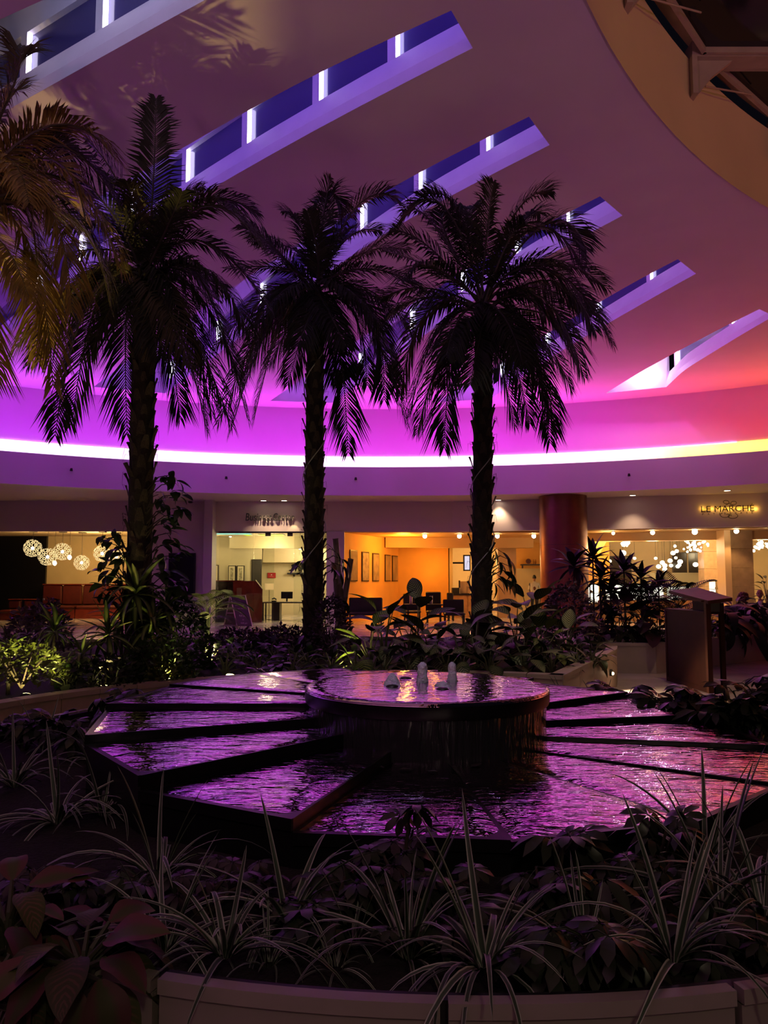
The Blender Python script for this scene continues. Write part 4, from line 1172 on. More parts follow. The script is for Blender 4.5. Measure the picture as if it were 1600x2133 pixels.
# reception desk of mahogany
yd = 30.9
t = thing('reception_desk', 'tall polished mahogany reception desk with a chamfered corner', 'desk', (X(500,yd),yd,0))
x0, x1, x2 = X(441,yd), X(503,yd), X(547,yd)
prof = [(x1-.3,0),(x2,0),(x2,1.28),(X(534,yd),1.60),(x1-.3,1.60)]
mb = MB(); n = len(prof)
mb.add([(px_,yd,pz) for px_,pz in prof]+[(px_,yd+.06,pz) for px_,pz in prof], [tuple(range(n)), tuple(range(2*n-1,n-1,-1))]+[(i,n+i,n+(i+1)%n,(i+1)%n) for i in range(n)])
obj('side_panel', mb, M_MAHOG, t)
mb = MB(); mb.add([(X(534,yd),yd-.02,1.61),(x2+.01,yd-.02,1.285),(x2+.01,yd+.08,1.285),(X(534,yd),yd+.08,1.61)], [(0,1,2,3)]); obj('edge_trim', MB().slab(mb.v[:4],(0,0,.03)), mat('bright edge trim',(.75,.62,.4),.3), t)
obj('front_panel', MB().box((x0,yd+.1,.55),(x1-.02,yd+.18,1.58)), mat('dark smoked panel',(.035,.016,.010),.12,noise=.5,nscale=5), t)
obj('front_base', MB().box((x0,yd+.1,0),(x1-.02,yd+.2,.52)), M_BLACK, t)
obj('counter_top', MB().box((x0,yd+.05,1.58),(x1,yd+.75,1.62)), M_MAHOG, t)
obj('corner_post', MB().box((x2-.05,yd-.03,0),(x2+.02,yd+.1,1.28)), M_MAHOG, t)
obj('notice_frame', MB().box((X(495,yd),yd-.01,1.05),(X(505,yd),yd+.0,1.33)), mat('notice frame',(.2,.08,.05),.4), t)
# A-frame sign
ya = 28.5
t = thing('sign_stand', 'folding A frame sign board on the floor before the reception desk', 'sign', (X(497,ya),ya,0))
M_BOARD = mat('sign board face', (.075,.055,.035), .6); M_ALU = mat('satin frame', (.50,.40,.30), .35, metal=.5)
zt = at(490,1242,ya).z
fl, fr_, tl, tr_ = Vector((X(492,ya),ya-.32,0.02)), Vector((X(527,ya),ya-.22,.02)), Vector((X(477,ya),ya,zt)), Vector((X(509,ya),ya+.1,zt))
fl = at(494,1302,ya-.45); fr_ = at(526,1304,ya-.45); tl = at(480,1242,ya); tr_ = at(511,1242,ya)
fl.z = fr_.z = .01
bl, br = at(467,1296,ya+.45), at(500,1296,ya+.45); bl.z = br.z = .01
up_ = Vector((0,-.015,0))
obj('front_board', MB().slab([fl,fr_,tr_,tl],(0,.02,0)), M_BOARD, t)
obj('rear_board', MB().slab([bl,br,tr_+Vector((0,.04,0)),tl+Vector((0,.04,0))],(0,.02,0)), mat('sign board back',(.16,.11,.07),.6), t)
mb = MB(); mb.tube([fl+up_,tl+up_+Vector((0,0,.03)),tr_+up_+Vector((0,0,.03)),fr_+up_], .022, 6); obj('frame', mb, M_ALU, t)
mb = MB(); mb.tube([bl,tl+Vector((-.02,.05,.02))], .022, 6); mb.tube([bl.lerp(tl,.42), bl.lerp(tl,.42)+Vector((.42,-.1,0))], .016, 6); mb.tube([bl, at(494,1303,ya+.1)], .018, 6); obj('rear_frame', mb, M_ALU, t)
M_TXT = mat('sign print', (.55,.47,.35), .6)
for ln, fy, wd in (('Business Center',.70,.62),('open daily',.585,.42),('from',.45,.22),('9:00 am',.35,.44),('to',.22,.10),('5:00 pm',.10,.44)):
    c = fl.lerp(fr_,.5).lerp(tl.lerp(tr_,.5), fy); hh = .052 if ln[0] not in '95' else .075
    o = lettering('print_line', ln, wd*(fr_-fl).length*.95, hh, M_TXT, t, c + Vector((0,-.012,0)), 0, .002)
    o.rotation_euler = (-math.atan2(.45, zt), 0, 0)
# work table, monitor, lamp
yt = 32.6
t = thing('work_table', 'black work table inside the business center', 'table', (X(615,yt),yt,0))
ta, tb = X(549,yt), X(676,yt)
obj('table_top', MB().box((ta,yt-.4,.70),(tb,yt+.45,.745)), M_DWOOD, t)
for xx in (ta+.05, tb-.08):
    for yy in (yt-.36, yt+.36): obj('leg', MB().box((xx,yy,0),(xx+.05,yy+.05,.70)), M_DWOOD, t)
obj('drawer_unit', MB().box((X(570,yt),yt-.3,0),(X(586,yt),yt+.4,.70)), M_DWOOD, t)
t = thing('monitor', 'flat computer monitor on the black work table', 'monitor', (X(600,yt),yt,.745))
obj('screen', MB().box((X(587,yt),yt-.03,.88),(X(611,yt),yt+.01,1.16)), M_VOID, t); obj('stand', MB().box((X(599,yt)-.03,yt-.02,.745),(X(599,yt)+.03,yt+.03,.95)), M_BLACK, t); obj('foot', MB().box((X(594,yt),yt-.1,.745),(X(606,yt),yt+.1,.76)), M_WHITEP, t)
t = thing('telephone', 'dark desk telephone left of the monitor', 'telephone', (X(572,yt),yt,.745))
obj('base', MB().box((X(568,yt),yt-.12,.745),(X(577,yt),yt+.1,.80)), M_BLACK, t); obj('handset', MB().tube([(X(569,yt),yt-.1,.86),(X(573,yt),yt-.05,.90),(X(577,yt),yt,.84)], .03, 6), M_BLACK, t)
t = thing('table_lamp', 'table lamp with a pale drum shade by the reception desk', 'lamp', (X(561,33.2),33.2,.745))
c = at(561,1222,33.2)
obj('shade', MB().lathe([(.185,-.13),(.185,.13)], 20, c, caps=False), mat('lamp shade',(.6,.46,.26),.8,emit=(1,.6,.25),estr=.35), t, smooth=True)
obj('pole', MB().tube([(c.x,c.y,.76),(c.x,c.y,c.z)], .014, 6), M_CHROME, t); obj('base', MB().lathe([(.10,0),(.10,.02),(.02,.035)], 14, (c.x,c.y,.0)), M_CHROME, t)
obj('lower_pole', MB().tube([(c.x,c.y,.03),(c.x,c.y,.78)], .014, 6), M_CHROME, t)
for k, px in enumerate((612, 632)):
    p = at(px,1192,37.4)
    t = thing('scroll_ornament', 'black curled iron ornament on the shelf, ' + ('left one' if k == 0 else 'right one by the palm trunk'), 'ornament', (p.x,37.4,p.z), 'iron ornaments on the shelf')
    pts = [Vector((p.x-.22+.5*q*1.0 + .12*math.sin(q*9), 37.4, p.z+.02+.32*math.sin(q*PI)**1.2+.05*math.cos(q*9))) for q in [i/24 for i in range(25)]]
    obj('scroll', MB().tube(pts, .035, 6), M_BLACK, t); obj('base', MB().box((p.x-.3,37.3,p.z-.10),(p.x+.3,37.5,p.z-.02)), M_BLACK, t)
    obj('shelf_bracket', MB().box((p.x-.02,37.45,p.z-.2),(p.x+.02,37.6,p.z-.1)), M_BLACK, t)
# office chair
t = thing('office_chair', 'dark office chair tucked under the work table', 'chair', (X(648,31.9),31.9,0))
c = Vector((X(648,31.9),31.9,0))
obj('seat', MB().bbox((c.x-.24,c.y-.24,.42),(c.x+.24,c.y+.24,.50), .04), M_BLACK, t); obj('backrest', MB().bbox((c.x-.22,c.y-.28,.58),(c.x+.22,c.y-.22,1.0), .03), M_BLACK, t)
obj('post', MB().tube([(c.x,c.y,.08),(c.x,c.y,.43)], .03, 8), M_CHROME, t)
for k in range(5): obj('foot', MB().tube([(c.x,c.y,.1),(c.x+.28*math.cos(k*1.256),c.y+.28*math.sin(k*1.256),.04)], .02, 6), M_CHROME, t)
# glass front
gw = link('window_8', None); gw.location = (-4.3,30.25,0); tag(gw, 'frameless glass front of the business center', 'window', None, 'structure')
xs = [xl+.04, X(529,30.2), X(572,30.2), X(612,30.2), xr]
for a, b_ in zip(xs, xs[1:]):
    if abs(a-X(572,30.2)) < .01: continue    # the door leaf between stands open
    obj('pane', MB().box((a+.01,30.24,.02),(b_-.01,30.255,ZH-.03)), M_CLEAR, gw)
obj('head_rail', MB().box((xl,30.18,ZH-.05),(xr,30.32,ZH+.01)), M_CHROME, gw)
for px in (558, 604): obj('clamp', MB().box((X(px,30.2)-.1,30.2,ZH-.17),(X(px,30.2)+.1,30.3,ZH-.05)), M_FRAME, gw)

# ---- orange lounge -----------------------------------------------------------------
struct('ceiling_orange', MB().box((-2.0,30.3,3.45),(8.2,41,3.6)), mat('orange ceiling',(.66,.36,.10),.6), label='glowing orange ceiling strip over the lounge', cat='ceiling')
wl = [(X(717,30.4),30.4),(X(795,33.6),33.6),(X(830,36.0),36.0)]
mb = MB()
for (x0,y0),(x1,y1) in zip(wl, wl[1:]):
    mb.prism([(x0,y0),(x1,y1),(x1-.2,y1+.02),(x0-.2,y0+.02)], 0, 3.5)
struct('wall_orange_side', mb, M_ORANGE, label='slanting orange wall hung with five tall pictures', cat='wall')
struct('wall_orange_back', MB().box((X(830,36.0)-.1,36.0,0),(X(936,36),36.2,3.5)), M_ORANGE, label='plain orange back wall of the lounge', cat='wall')
struct('wall_orange_return', MB().box((X(934,36),36.0,0),(X(936,36)+.15,41,3.5)), M_BEIGE, label='beige return wall beside the television', cat='wall')
struct('wall_bar_back', MB().box((X(934,36),40.8,0),(9.5,41,3.5)), M_BEIGE, label='far wall of the bar', cat='wall')
struct('trim_8', MB().box((X(803,34),33.9,3.02),(6.4,34.5,3.46)), mat('orange bulkhead',(.62,.36,.14),.6), label='dropped orange bulkhead over the lounge', cat='bulkhead')
lamp('orange_lamp','POINT',(0.8,32.2,3.0), 150*L_ROOM, (1,.42,.05), size=.2)
lamp('orange_lamp','POINT',(-.6,32.6,.7), 45*L_ROOM, (1,.42,.05), size=.2)
lamp('orange_lamp','POINT',(2.2,34.9,2.2), 40*L_ROOM, (1,.42,.05), size=.2)
lamp('bar_lamp','POINT',(4.3,38.2,2.6), 130*L_ROOM, (1,.60,.22), size=.2)
lamp('bar_lamp','POINT',(7.3,39.0,2.4), 120*L_ROOM, (1,.66,.30), size=.2)
for k,(px,lab) in enumerate(((885,'left end'),(957,'left of the right palm'),(1036,'right of the palm trunk'),(1112,'beside the copper column'))):
    p = at(px,1113,31.2); p.z = 3.36
    t = thing('spot_lamp', 'bright ceiling spot over the orange lounge, ' + lab, 'lamp', p, 'orange lounge spots')
    obj('bulb', MB().ball(p, .085, 10, 8), glow('spot bulb',(1,.78,.45),30), t); obj('fitting', MB().lathe([(.07,.05),(.06,.10)], 10, p), M_CHROME, t)
    lamp('spot_lamp_beam','SPOT',p-Vector((0,0,.12)), 40*L_ROOM, (1,.6,.2), p-Vector((0,-.3,3)), .06, spot=110)
pr = [paper('figure print %d' % i, (.20,.14,.08), c2, s_) for i,(c2,s_) in enumerate((((.34,.22,.12),3),((.45,.34,.22),5),((.38,.26,.15),3.5),((.46,.27,.10),1.5),((.46,.27,.10),1.6)))]
for k,(x0,x1,y0,y1,seg) in enumerate(((728,743,1145,1211,0),(753,767,1149,1211,0),(775,788,1152,1211,0),(801,812,1155,1211,1),(816,827,1157,1211,1))):
    (ax,ay),(bx_,by) = wl[seg], wl[seg+1]
    def onw(px):
        d = ray(px,1180); u = Vector((bx_-ax,by-ay))
        det = d.x*(-u.y)+u.x*d.y; tt = (ax*(-u.y)+u.x*ay)/det
        return Vector((d.x*tt,d.y*tt,0))
    a, b_ = onw(x0), onw(x1); nv = Vector((b_.y-a.y, -(b_.x-a.x),0)).normalized()
    za = at(x0,y1,a.y).z; zb = at(x0,y0,a.y).z
    t = thing('wall_picture', 'tall narrow framed picture on the orange wall, ' + ['nearest the bamboo poles','second, with pale figures','third, before the wall corner','fourth, after the wall corner','fifth, next to the plain wall'][k], 'picture', ((a+b_)/2 + Vector((0,0,(za+zb)/2))), 'pictures on the orange wall')
    def pnl(i, off, th):
        dd = (b_-a).normalized()*i
        return MB().slab([a+dd+Vector((0,0,za+i))+nv*off, b_-dd+Vector((0,0,za+i))+nv*off, b_-dd+Vector((0,0,zb-i))+nv*off, a+dd+Vector((0,0,zb-i))+nv*off], nv*th)
    obj('frame', pnl(0,.005,.04), M_FRAME, t); obj('print', pnl(.045,.046,.004), pr[k], t)
# dark chairs and tables of the lounge
chair0 = None
def lounge_chair(x, y, w, ztop, rz, label):
    t = thing('lounge_chair', label, 'chair', (x,y,0), 'dark lounge chairs', rz)
    obj('seat', MB().bbox((-w/2,-.28,.34),(w/2,.28,.46), .04), M_DWOOD, t, world=False)
    obj('backrest', MB().bbox((-w/2,.22,.40),(w/2,.30,ztop), .03), M_DWOOD, t, world=False)
    for sx in (-1,1):
        for sy in (-1,1): obj('leg', MB().box((sx*(w/2-.05)-.025,sy*.22-.025,0),(sx*(w/2-.05)+.025,sy*.22+.025,.36)), M_DWOOD, t, world=False)
    return t
for (px,pw,ztop,yy,lab) in ((762,70,.98,29.4,'wide dark bench back left of the lounge plants'),(858,36,1.10,31.2,'dark lounge chair behind the big leaf'),(903,32,1.17,31.0,'dark lounge chair with the tallest back, middle of the lounge'),(938,14,1.12,32.2,'narrow dark lounge chair by the wooden counter'),(945,44,.92,29.2,'dark lounge chair left of the right palm trunk')):
    lounge_chair(X(px,yy), yy, pw*yy/F_PX, ztop, 0, lab)
t = thing('lounge_table', 'low dark lounge table between the chairs', 'table', (X(880,30.0),30.0,0))
obj('table_top', MB().box((X(842,30),29.7,.68),(X(925,30),30.4,.73)), M_DWOOD, t)
for xx in (X(850,30),X(917,30)): obj('leg', MB().box((xx-.03,30.0,0),(xx+.03,30.06,.68)), M_DWOOD, t)
for k,(px,yy) in enumerate(((856,30.0),(898,30.1),(876,30.2))):
    c = Vector((X(px,yy),yy,.73))
    t = thing('glass_tumbler', 'small glass standing on the lounge table, ' + ['at its left end','before the tallest chair','in its middle'][k], 'glass', c, 'glasses in the lounge')
    obj('glass', MB().lathe([(.05,0),(.055,.02),(.06,.30)], 12, c), mat('tumbler',(.5,.4,.3),.1,metal=.4), t, smooth=True); obj('rim', MB().lathe([(.055,.30),(.066,.30),(.066,.315),(.055,.315)], 12, c), M_CHROME, t)
# television, counter, timber pillar, shelf
p0, p1 = at(967,1157,36.6), at(979,1188,36.6)
t = thing('television', 'wall television seen edge on above the wooden counter', 'television', (p0.x,36.6,p1.z))
obj('casing', MB().box((p0.x-.04,36.6,p1.z-.03),(p1.x+.03,36.72,p0.z+.03)), M_BLACK, t); obj('picture', MB().box((p0.x+.02,36.59,p1.z+.03),(p1.x-.02,36.6,p0.z-.03)), mat('television picture',(.1,.1,.12),.3,emit=(.75,.75,.95),estr=.9), t)
obj('bracket', MB().box((X(936,36)+.10,36.64,(p0.z+p1.z)/2-.04),(p0.x,36.70,(p0.z+p1.z)/2+.04)), M_BLACK, t)
yc = 34.8
t = thing('service_counter', 'light timber service counter with a dark top', 'counter', (X(965,yc),yc,0))
obj('body', MB().box((X(944,yc),yc,0),(X(1010,yc),yc+.7,.98)), M_WOODP, t); obj('counter_top', MB().box((X(941,yc),yc-.06,.98),(X(1012,yc),yc+.76,1.04)), M_DWOOD, t)
for i in range(4): obj('board', MB().box((X(946+i*14,yc),yc-.02,.06),(X(958+i*14,yc),yc+.0,.95)), M_WOODP, t)
t = thing('cash_register', 'black box on the timber counter', 'register', (X(950,yc),yc+.2,1.04))
obj('body', MB().box((X(942,yc),yc+.1,1.04),(X(957,yc),yc+.5,1.30)), M_BLACK, t); obj('display', MB().box((X(956,yc),yc+.2,1.30),(X(959,yc),yc+.3,1.62)), M_BLACK, t)
t = thing('menu_board', 'pale menu board standing on the timber counter', 'board', (X(969,yc),yc+.4,1.04))
obj('board', MB().box((X(959,yc),yc+.4,1.04),(X(981,yc),yc+.44,1.58)), mat('menu board',(.55,.36,.22),.6), t); obj('foot', MB().box((X(962,yc),yc+.32,1.04),(X(978,yc),yc+.52,1.06)), M_FRAME, t)
yp = 35.2
struct('trim_9', MB().box((X(1037,yp),yp,0),(X(1075,yp),yp+.5,3.46)), mat('tan pillar',(.48,.28,.14),.5,noise=.1,nscale=2), label='tan timber pillar between the right palm and the copper column', cat='pillar')
struct('wall_bar_recess', MB().box((X(1079,38),38.6,0),(X(1180,38),38.8,2.2)), M_BEIGE, label='beige bar wall behind the waiter', cat='wall')
struct('wall_bar_upper', MB().box((X(1079,38),38.7,2.2),(X(1180,38),38.9,3.5)), M_ORANGE, label='orange strip of wall above the bar shelf', cat='wall')
ys = 38.3; p = at(1100,1175,ys)
t = thing('wall_shelf', 'dark timber shelf high on the bar wall', 'shelf', (p.x,ys,p.z))
obj('board', MB().box((X(1085,ys),ys-.05,p.z-.06),(X(1130,ys),ys+.3,p.z)), M_FRAME, t); obj('bracket', MB().box((X(1088,ys),ys+.1,p.z-.2),(X(1090,ys),ys+.3,p.z-.06)), M_FRAME, t)
t = thing('shelf_plate', 'round dark plate standing on the bar shelf', 'plate', (X(1101,ys),ys,p.z))
c = Vector((X(1101,ys),ys+.1,p.z+.14)); obj('plate', MB().tube([c-Vector((0,.02,0)),c+Vector((0,.02,0))], .125, 18), mat('plate glaze',(.12,.02,.015),.3), t); obj('well', MB().tube([c-Vector((0,.03,0)),c-Vector((0,.02,0))], .07, 14), M_RED, t)
for k in range(2):
    c = Vector((X(1112+4*k,ys),ys+.1,p.z)); t = thing('shelf_bottle', 'small bottle on the bar shelf, ' + ('next to the plate' if k == 0 else 'next to the column'), 'bottle', c, 'bottles on the bar shelf')
    obj('body', MB().lathe([(.03,0),(.032,.02),(.032,.12),(.012,.16),(.012,.2)], 10, c), mat('amber bottle',(.35,.14,.04),.2), t, smooth=True); obj('cap', MB().lathe([(.014,.2),(.014,.22)], 8, c), M_BLACK, t)

# ---- copper column ------------------------------------------------------------------
ycol = 28.3; rc = 49*ycol/F_PX*1.0; cc = Vector((X(1174,ycol),ycol,0))
col_ = thing('column', 'thick round copper clad column under the fascia', 'column', cc)
tag(col_, kind='structure')
for k,(z0,z1) in enumerate(((0,1.02),(1.03,2.86),(2.87,4.62))):
    o = obj('cladding', MB().lathe([(rc,z0),(rc,z1)], 48, cc), M_COPPER, col_, smooth=False); smooth_by_angle(o, 30)
obj('joint_core', MB().lathe([(rc-.01,0),(rc-.01,4.6)], 32, cc), M_FRAME, col_)

# ---- the bakery on the right ---------------------------------------------------------
struct('ceiling_bakery', MB().prism([(6.6,29.3),(13.4,27.35),(19,25.5),(21,38),(8,40)], 3.44, 3.58), mat('bakery ceiling',(.60,.38,.16),.5), label='amber ceiling inside the bakery', cat='ceiling')
struct('trim_10', MB().prism([(X(1228,30.6),30.6),(X(1600,28.9),28.9),(18,28.1),(18,28.6),(X(1228,31),31.1)], 3.12, 3.46), mat('bakery bulkhead',(.58,.34,.14),.5), label='dropped amber bulkhead inside the bakery', cat='bulkhead')
struct('wall_bakery_left', MB().box((X(1215,31.6),31.6,0),(X(1269,31.6),31.9,3.5)), M_ORANGE, label='orange wall of the bakery right of the copper column', cat='wall')
struct('wall_bakery_back', MB().prism([(X(1262,35),35.6),(21,33.4),(21,33.7),(X(1262,35),35.9)], 0, 3.5), M_BEIGE, label='beige back wall of the bakery', cat='wall')
lamp('bakery_lamp','POINT',(10.5,31.0,3.0), 80*L_ROOM, (1,.58,.20), size=.2)
lamp('bakery_lamp','POINT',(13.0,30.0,2.6), 70*L_ROOM, (1,.58,.20), size=.2)
lamp('bakery_lamp','POINT',(8.6,30.6,2.8), 60*L_ROOM, (1,.55,.16), size=.2)
lamp('bakery_lamp','POINT',(15.5,30.5,2.8), 80*L_ROOM, (1,.70,.30), size=.2)
# yellow half cone wall lamp
c = at(1246,1124,31.3)
t = thing('cone_wall_lamp', 'glowing yellow half cone lamp on the orange bakery wall', 'wall lamp', c)
obj('shade', MB().lathe([(.02,-.55),(.14,-.40),(.36,.0)], 18, c, a0=PI, a1=2*PI), glow('cone shade',(1,.72,.06),1.9), t, smooth=True); obj('wall_plate', MB().box((c.x-.1,c.y+.0,c.z-.5),(c.x+.1,c.y+.3,c.z-.1)), M_WHITEP, t)
# ceiling spots along the header
for k,(px,lab) in enumerate(((1277,'beside the column'),(1361,'second from the column'),(1451,'below the words of the sign'),(1540,'below the right end of the sign'))):
    d = ray(px,1107); p = on_header(px,1106,-.7)[0]; p.z = 3.36
    t = thing('spot_lamp', 'bright ceiling spot behind the bakery header, ' + lab, 'lamp', p, 'bakery spots')
    obj('bulb', MB().ball(p, (.06,.08,.10,.085)[k], 10, 8), glow('spot bulb',(1,.78,.45),30), t); obj('fitting', MB().lathe([(.07,.05),(.06,.10)], 10, p), M_CHROME, t)
    lamp('spot_lamp_beam','SPOT',p-Vector((0,0,.12)), 40*L_ROOM, (1,.6,.25), p-Vector((0,-.3,3)), .06, spot=110)
# chandeliers of small bright drops
def chandelier(cpts, lab, yy, rr, seed):
    c = at(cpts[0],cpts[1],yy); rnd = random.Random(seed)
    t = thing('chandelier', lab, 'chandelier', c, 'bakery chandeliers')
    mb = MB()
    for k in range(34):
        mb.ball((c.x+rnd.gauss(0,rr*.5), c.y+rnd.gauss(0,.15), c.z+rnd.gauss(0,rr*.26)+rr*.3*0), rnd.uniform(.03,.06), 8, 6)
    tag(obj('glass_drops', mb, glow('chandelier drops',(1,.82,.50),16), t), kind='stuff')
    obj('stem', MB().tube([c,(c.x,c.y,3.44)], .012, 6), M_CHROME, t); obj('canopy', MB().lathe([(.001,.0),(.12,.02),(.12,.04)], 14, (c.x,c.y,3.40)), M_CHROME, t)
    lamp('chandelier_light','POINT',c-Vector((0,.3,.2)), 25*L_ROOM, (1,.75,.4), size=.15)
chandelier((1302,1132), 'ball shaped glowing chandelier nearest the copper column', 32.2, .16, 1)
chandelier((1446,1136), 'wide glowing chandelier below the gold sign', 31.0, .42, 2)
chandelier((1590,1134), 'glowing chandelier at the right edge beyond the marble pillar', 30.6, .42, 3)
# small opal pendants
M_OPAL = glow('opal pendant',(1,.88,.62),5)
for k,(px,py,r_) in enumerate(sorted(((1298,1152,8),(1270,1169,5),(1322,1163,4),(1366,1163,4),(1380,1172,6),(1385,1178,6),(1396,1168,6),(1398,1178,5),(1385,1186,6),(1408,1162,4),(1417,1170,6.5),(1415,1177,5),(1412,1180,5),(1449,1176,6.5),(1372,1180,6),(1402,1152,6),(1410,1148,5)))):
    yy = 33.6 - .05*k; c = at(px,py,yy); rr = r_*yy/F_PX*.85
    t = thing('opal_pendant', 'small opal pendant bulb inside the bakery, ' + ORDN[k] + ' counted from the copper column', 'pendant lamp', c, 'opal pendants inside the bakery')
    obj('globe', MB().ball(c, rr, 10, 8, (1,1,.85)), M_OPAL, t, smooth=True); obj('cord', MB().tube([c+Vector((0,0,rr*.8)),(c.x,c.y,3.43)], .006, 4), M_BLACK, t)
# dark windows in the back wall, framed
for k,(x0,x1,y0,y1) in enumerate(((1270,1313,1160,1222),(1403,1462,1152,1198))):
    yy = 34.7 if k == 0 else 34.0
    a, b_ = at(x0,y1,yy), at(x1,y0,yy)
    w = link('window_%d' % (9+k), None); w.location = (a.x,yy,a.z); tag(w, ['dark inner window of the bakery above the display case','dark inner window of the bakery left of the marble pillars'][k], 'window', None, 'structure')
    obj('pane', MB().box((a.x,yy,a.z),(b_.x,yy+.05,b_.z)), mat('brown glass',(.030,.022,.016),.15), w)
    fr = MB(); fr.box((a.x-.04,yy-.03,a.z-.04),(b_.x+.04,yy+.02,a.z)); fr.box((a.x-.04,yy-.03,b_.z),(b_.x+.04,yy+.02,b_.z+.04)); fr.box((a.x-.04,yy-.03,a.z),(a.x,yy+.02,b_.z)); fr.box((b_.x,yy-.03,a.z),(b_.x+.04,yy+.02,b_.z))
    obj('window_frame', fr, M_FRAME, w)
    if k: obj('mullion', MB().box(((a.x+b_.x)/2-.03,yy-.02,a.z),((a.x+b_.x)/2+.03,yy+.02,b_.z)), mat('brass strip',(.25,.18,.08),.4), w)
struct('trim_11', MB().box((X(1340,33.9),33.9,0),(X(1465,33.9),34.0,1.95)), mat('olive dado',(.30,.25,.14),.6), label='olive half height partition behind the display case', cat='partition')
# marble pillars
def pillar(x0,x1,yy,lab,nm):
    t = link(nm, None); t.location = (X((x0+x1)/2,yy),yy,0); tag(t, lab, 'pillar', None, 'structure')
    nb = 5
    for i in range(nb):
        z0, z1 = 3.46*i/nb, 3.46*(i+1)/nb
        obj('block', MB().bbox((X(x0,yy),yy,z0+.003),(X(x1,yy),yy+.6,z1-.003), .006), M_MARBLE, t)
    return t
pillar(1465,1498,31.6,'beige marble pillar further inside the bakery','trim_12')
pillar(1517,1568,28.9,'broad beige marble pillar in front of the bakery, right of the sign','trim_13')
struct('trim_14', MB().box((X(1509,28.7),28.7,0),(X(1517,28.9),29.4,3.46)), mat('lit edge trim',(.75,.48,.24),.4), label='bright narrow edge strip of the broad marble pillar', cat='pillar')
# display case
yv = 30.3
def case(x0, x1, yy, z0, z1, lab, bright):
    t = thing('display_case', lab, 'display case', (X((x0+x1)/2,yy),yy,0), 'bakery display cases')
    a, b_ = X(x0,yy), X(x1,yy)
    obj('base', MB().box((a,yy,0),(b_,yy+.8,z0)), M_WOODP, t)
    obj('light_back', MB().box((a+.05,yy+.7,z0),(b_-.05,yy+.74,z1-.05)), glow('case back %.1f' % bright,(1,.92,.74),bright), t)
    obj('shelf', MB().box((a+.04,yy+.1,(z0+z1)/2-.01),(b_-.04,yy+.7,(z0+z1)/2+.01)), M_CHROME, t)
    obj('top', MB().box((a,yy,z1-.04),(b_,yy+.8,z1)), M_CHROME, t)
    for q in (a,b_-.04): obj('post', MB().box((q,yy,z0),(q+.04,yy+.04,z1)), M_CHROME, t)
    obj('glass', MB().box((a+.04,yy+.01,z0),(b_-.04,yy+.02,z1-.04)), M_CLEAR, t)
    rnd = random.Random(int(x0)); nn = max(2, int((x1-x0)/16))
    for i in range(nn):
        c = Vector((a+.15+(b_-a-.3)*i/max(1,nn-1), yy+.35+rnd.uniform(-.1,.1), z0+.002 if i % 2 else (z0+z1)/2+.012))
        tt = thing('pastry', ORDN[i] + ' pastry from the left in the ' + lab.split(' display')[0].split(' case')[0] + ' case', 'pastry', c, 'pastries in the display cases')
        obj('cake', MB().lathe([(.05,0),(.06,.02),(.055,.06),(.03,.085),(.001,.09)], 10, c), mat('pastry crust %d' % (i%3), ((.5,.28,.1),(.25,.08,.05),(.6,.5,.35))[i%3], .6), tt, smooth=True); obj('topping', MB().ball(c+Vector((0,0,.09)), .02, 6, 5), M_RED, tt)
case(1226,1258,29.9,.78,1.50,'narrow bright display case right beside the copper column',3.2)
case(1268,1395,30.6,.86,1.50,'long bright display case behind the ti plants',2.2)
case(1398,1452,30.4,.86,1.42,'lower display case at the right end of the bakery counter',1.2)
case(1488,1507,30.2,.95,1.62,'bright case between the two marble pillars',1.6)
# potted plant room at far right
M_LEAFB = mat('bright indoor leaf', (.10,.16,.03), .5)

# ---- reading desk by the walkway -------------------------------------------------------
A0, B0 = atz(1391,1418,0), atz(1478,1444,0)
d = (B0-A0); d.z = 0; wdt = d.length; d.normalize(); nb_ = Vector((-d.y,d.x,0))
M_DESK = mat('red brown desk veneer', (.032,.0075,.003), .6, noise=.2, nscale=5, spec=.2)
M_DESKE = mat('desk edge veneer', (.075,.022,.012), .5, noise=.2, nscale=5, spec=.25)
t = thing('reading_desk', 'tall wooden reading desk with a slanted top beside the walkway', 'lectern', (A0+B0)/2)
def dq(u, v, z): return A0 + d*u + nb_*v + Vector((0,0,z - A0.z))
hf = 1.12
obj('front_panel', MB().slab([dq(.02,0,.06),dq(wdt-.04,0,.06),dq(wdt-.04,0,hf),dq(.02,0,hf)], nb_*.03), M_DESK, t)
obj('base_rail', MB().slab([dq(0,-.01,0),dq(wdt,-.01,0),dq(wdt,-.01,.07),dq(0,-.01,.07)], nb_*.28), M_DESK, t)
obj('rear_post', MB().slab([dq(wdt-.06,.2,0),dq(wdt-.0,.2,0),dq(wdt-.0,.2,hf+.16),dq(wdt-.06,.2,hf+.16)], nb_*.06), M_DESK, t)
obj('left_post', MB().slab([dq(-.02,-.01,0),dq(.03,-.01,0),dq(.03,-.01,hf),dq(-.02,-.01,hf)], nb_*.28), M_DESK, t)
obj('right_post', MB().slab([dq(wdt-.05,-.015,0),dq(wdt+.02,-.015,0),dq(wdt+.02,-.015,hf+.16),dq(wdt-.05,-.015,hf+.16)], nb_*.07), M_DESKE, t)
obj('shelf', MB().slab([dq(.0,-.02,hf),dq(wdt-.05,-.02,hf),dq(wdt-.05,.27,hf),dq(0,.27,hf)], (0,0,.035)), M_DESK, t)
obj('back_panel', MB().slab([dq(wdt*.35,.22,hf),dq(wdt-.06,.22,hf),dq(wdt-.06,.22,hf+.2),dq(wdt*.35,.22,hf+.2)], nb_*.03), M_DESK, t)
obj('slanted_top', MB().slab([dq(wdt*.30,-.12,hf+.28),dq(wdt+.16,-.05,hf+.15),dq(wdt+.10,.34,hf+.19),dq(wdt*.30,.34,hf+.33)], (0,0,.05)), M_DESKE, t)
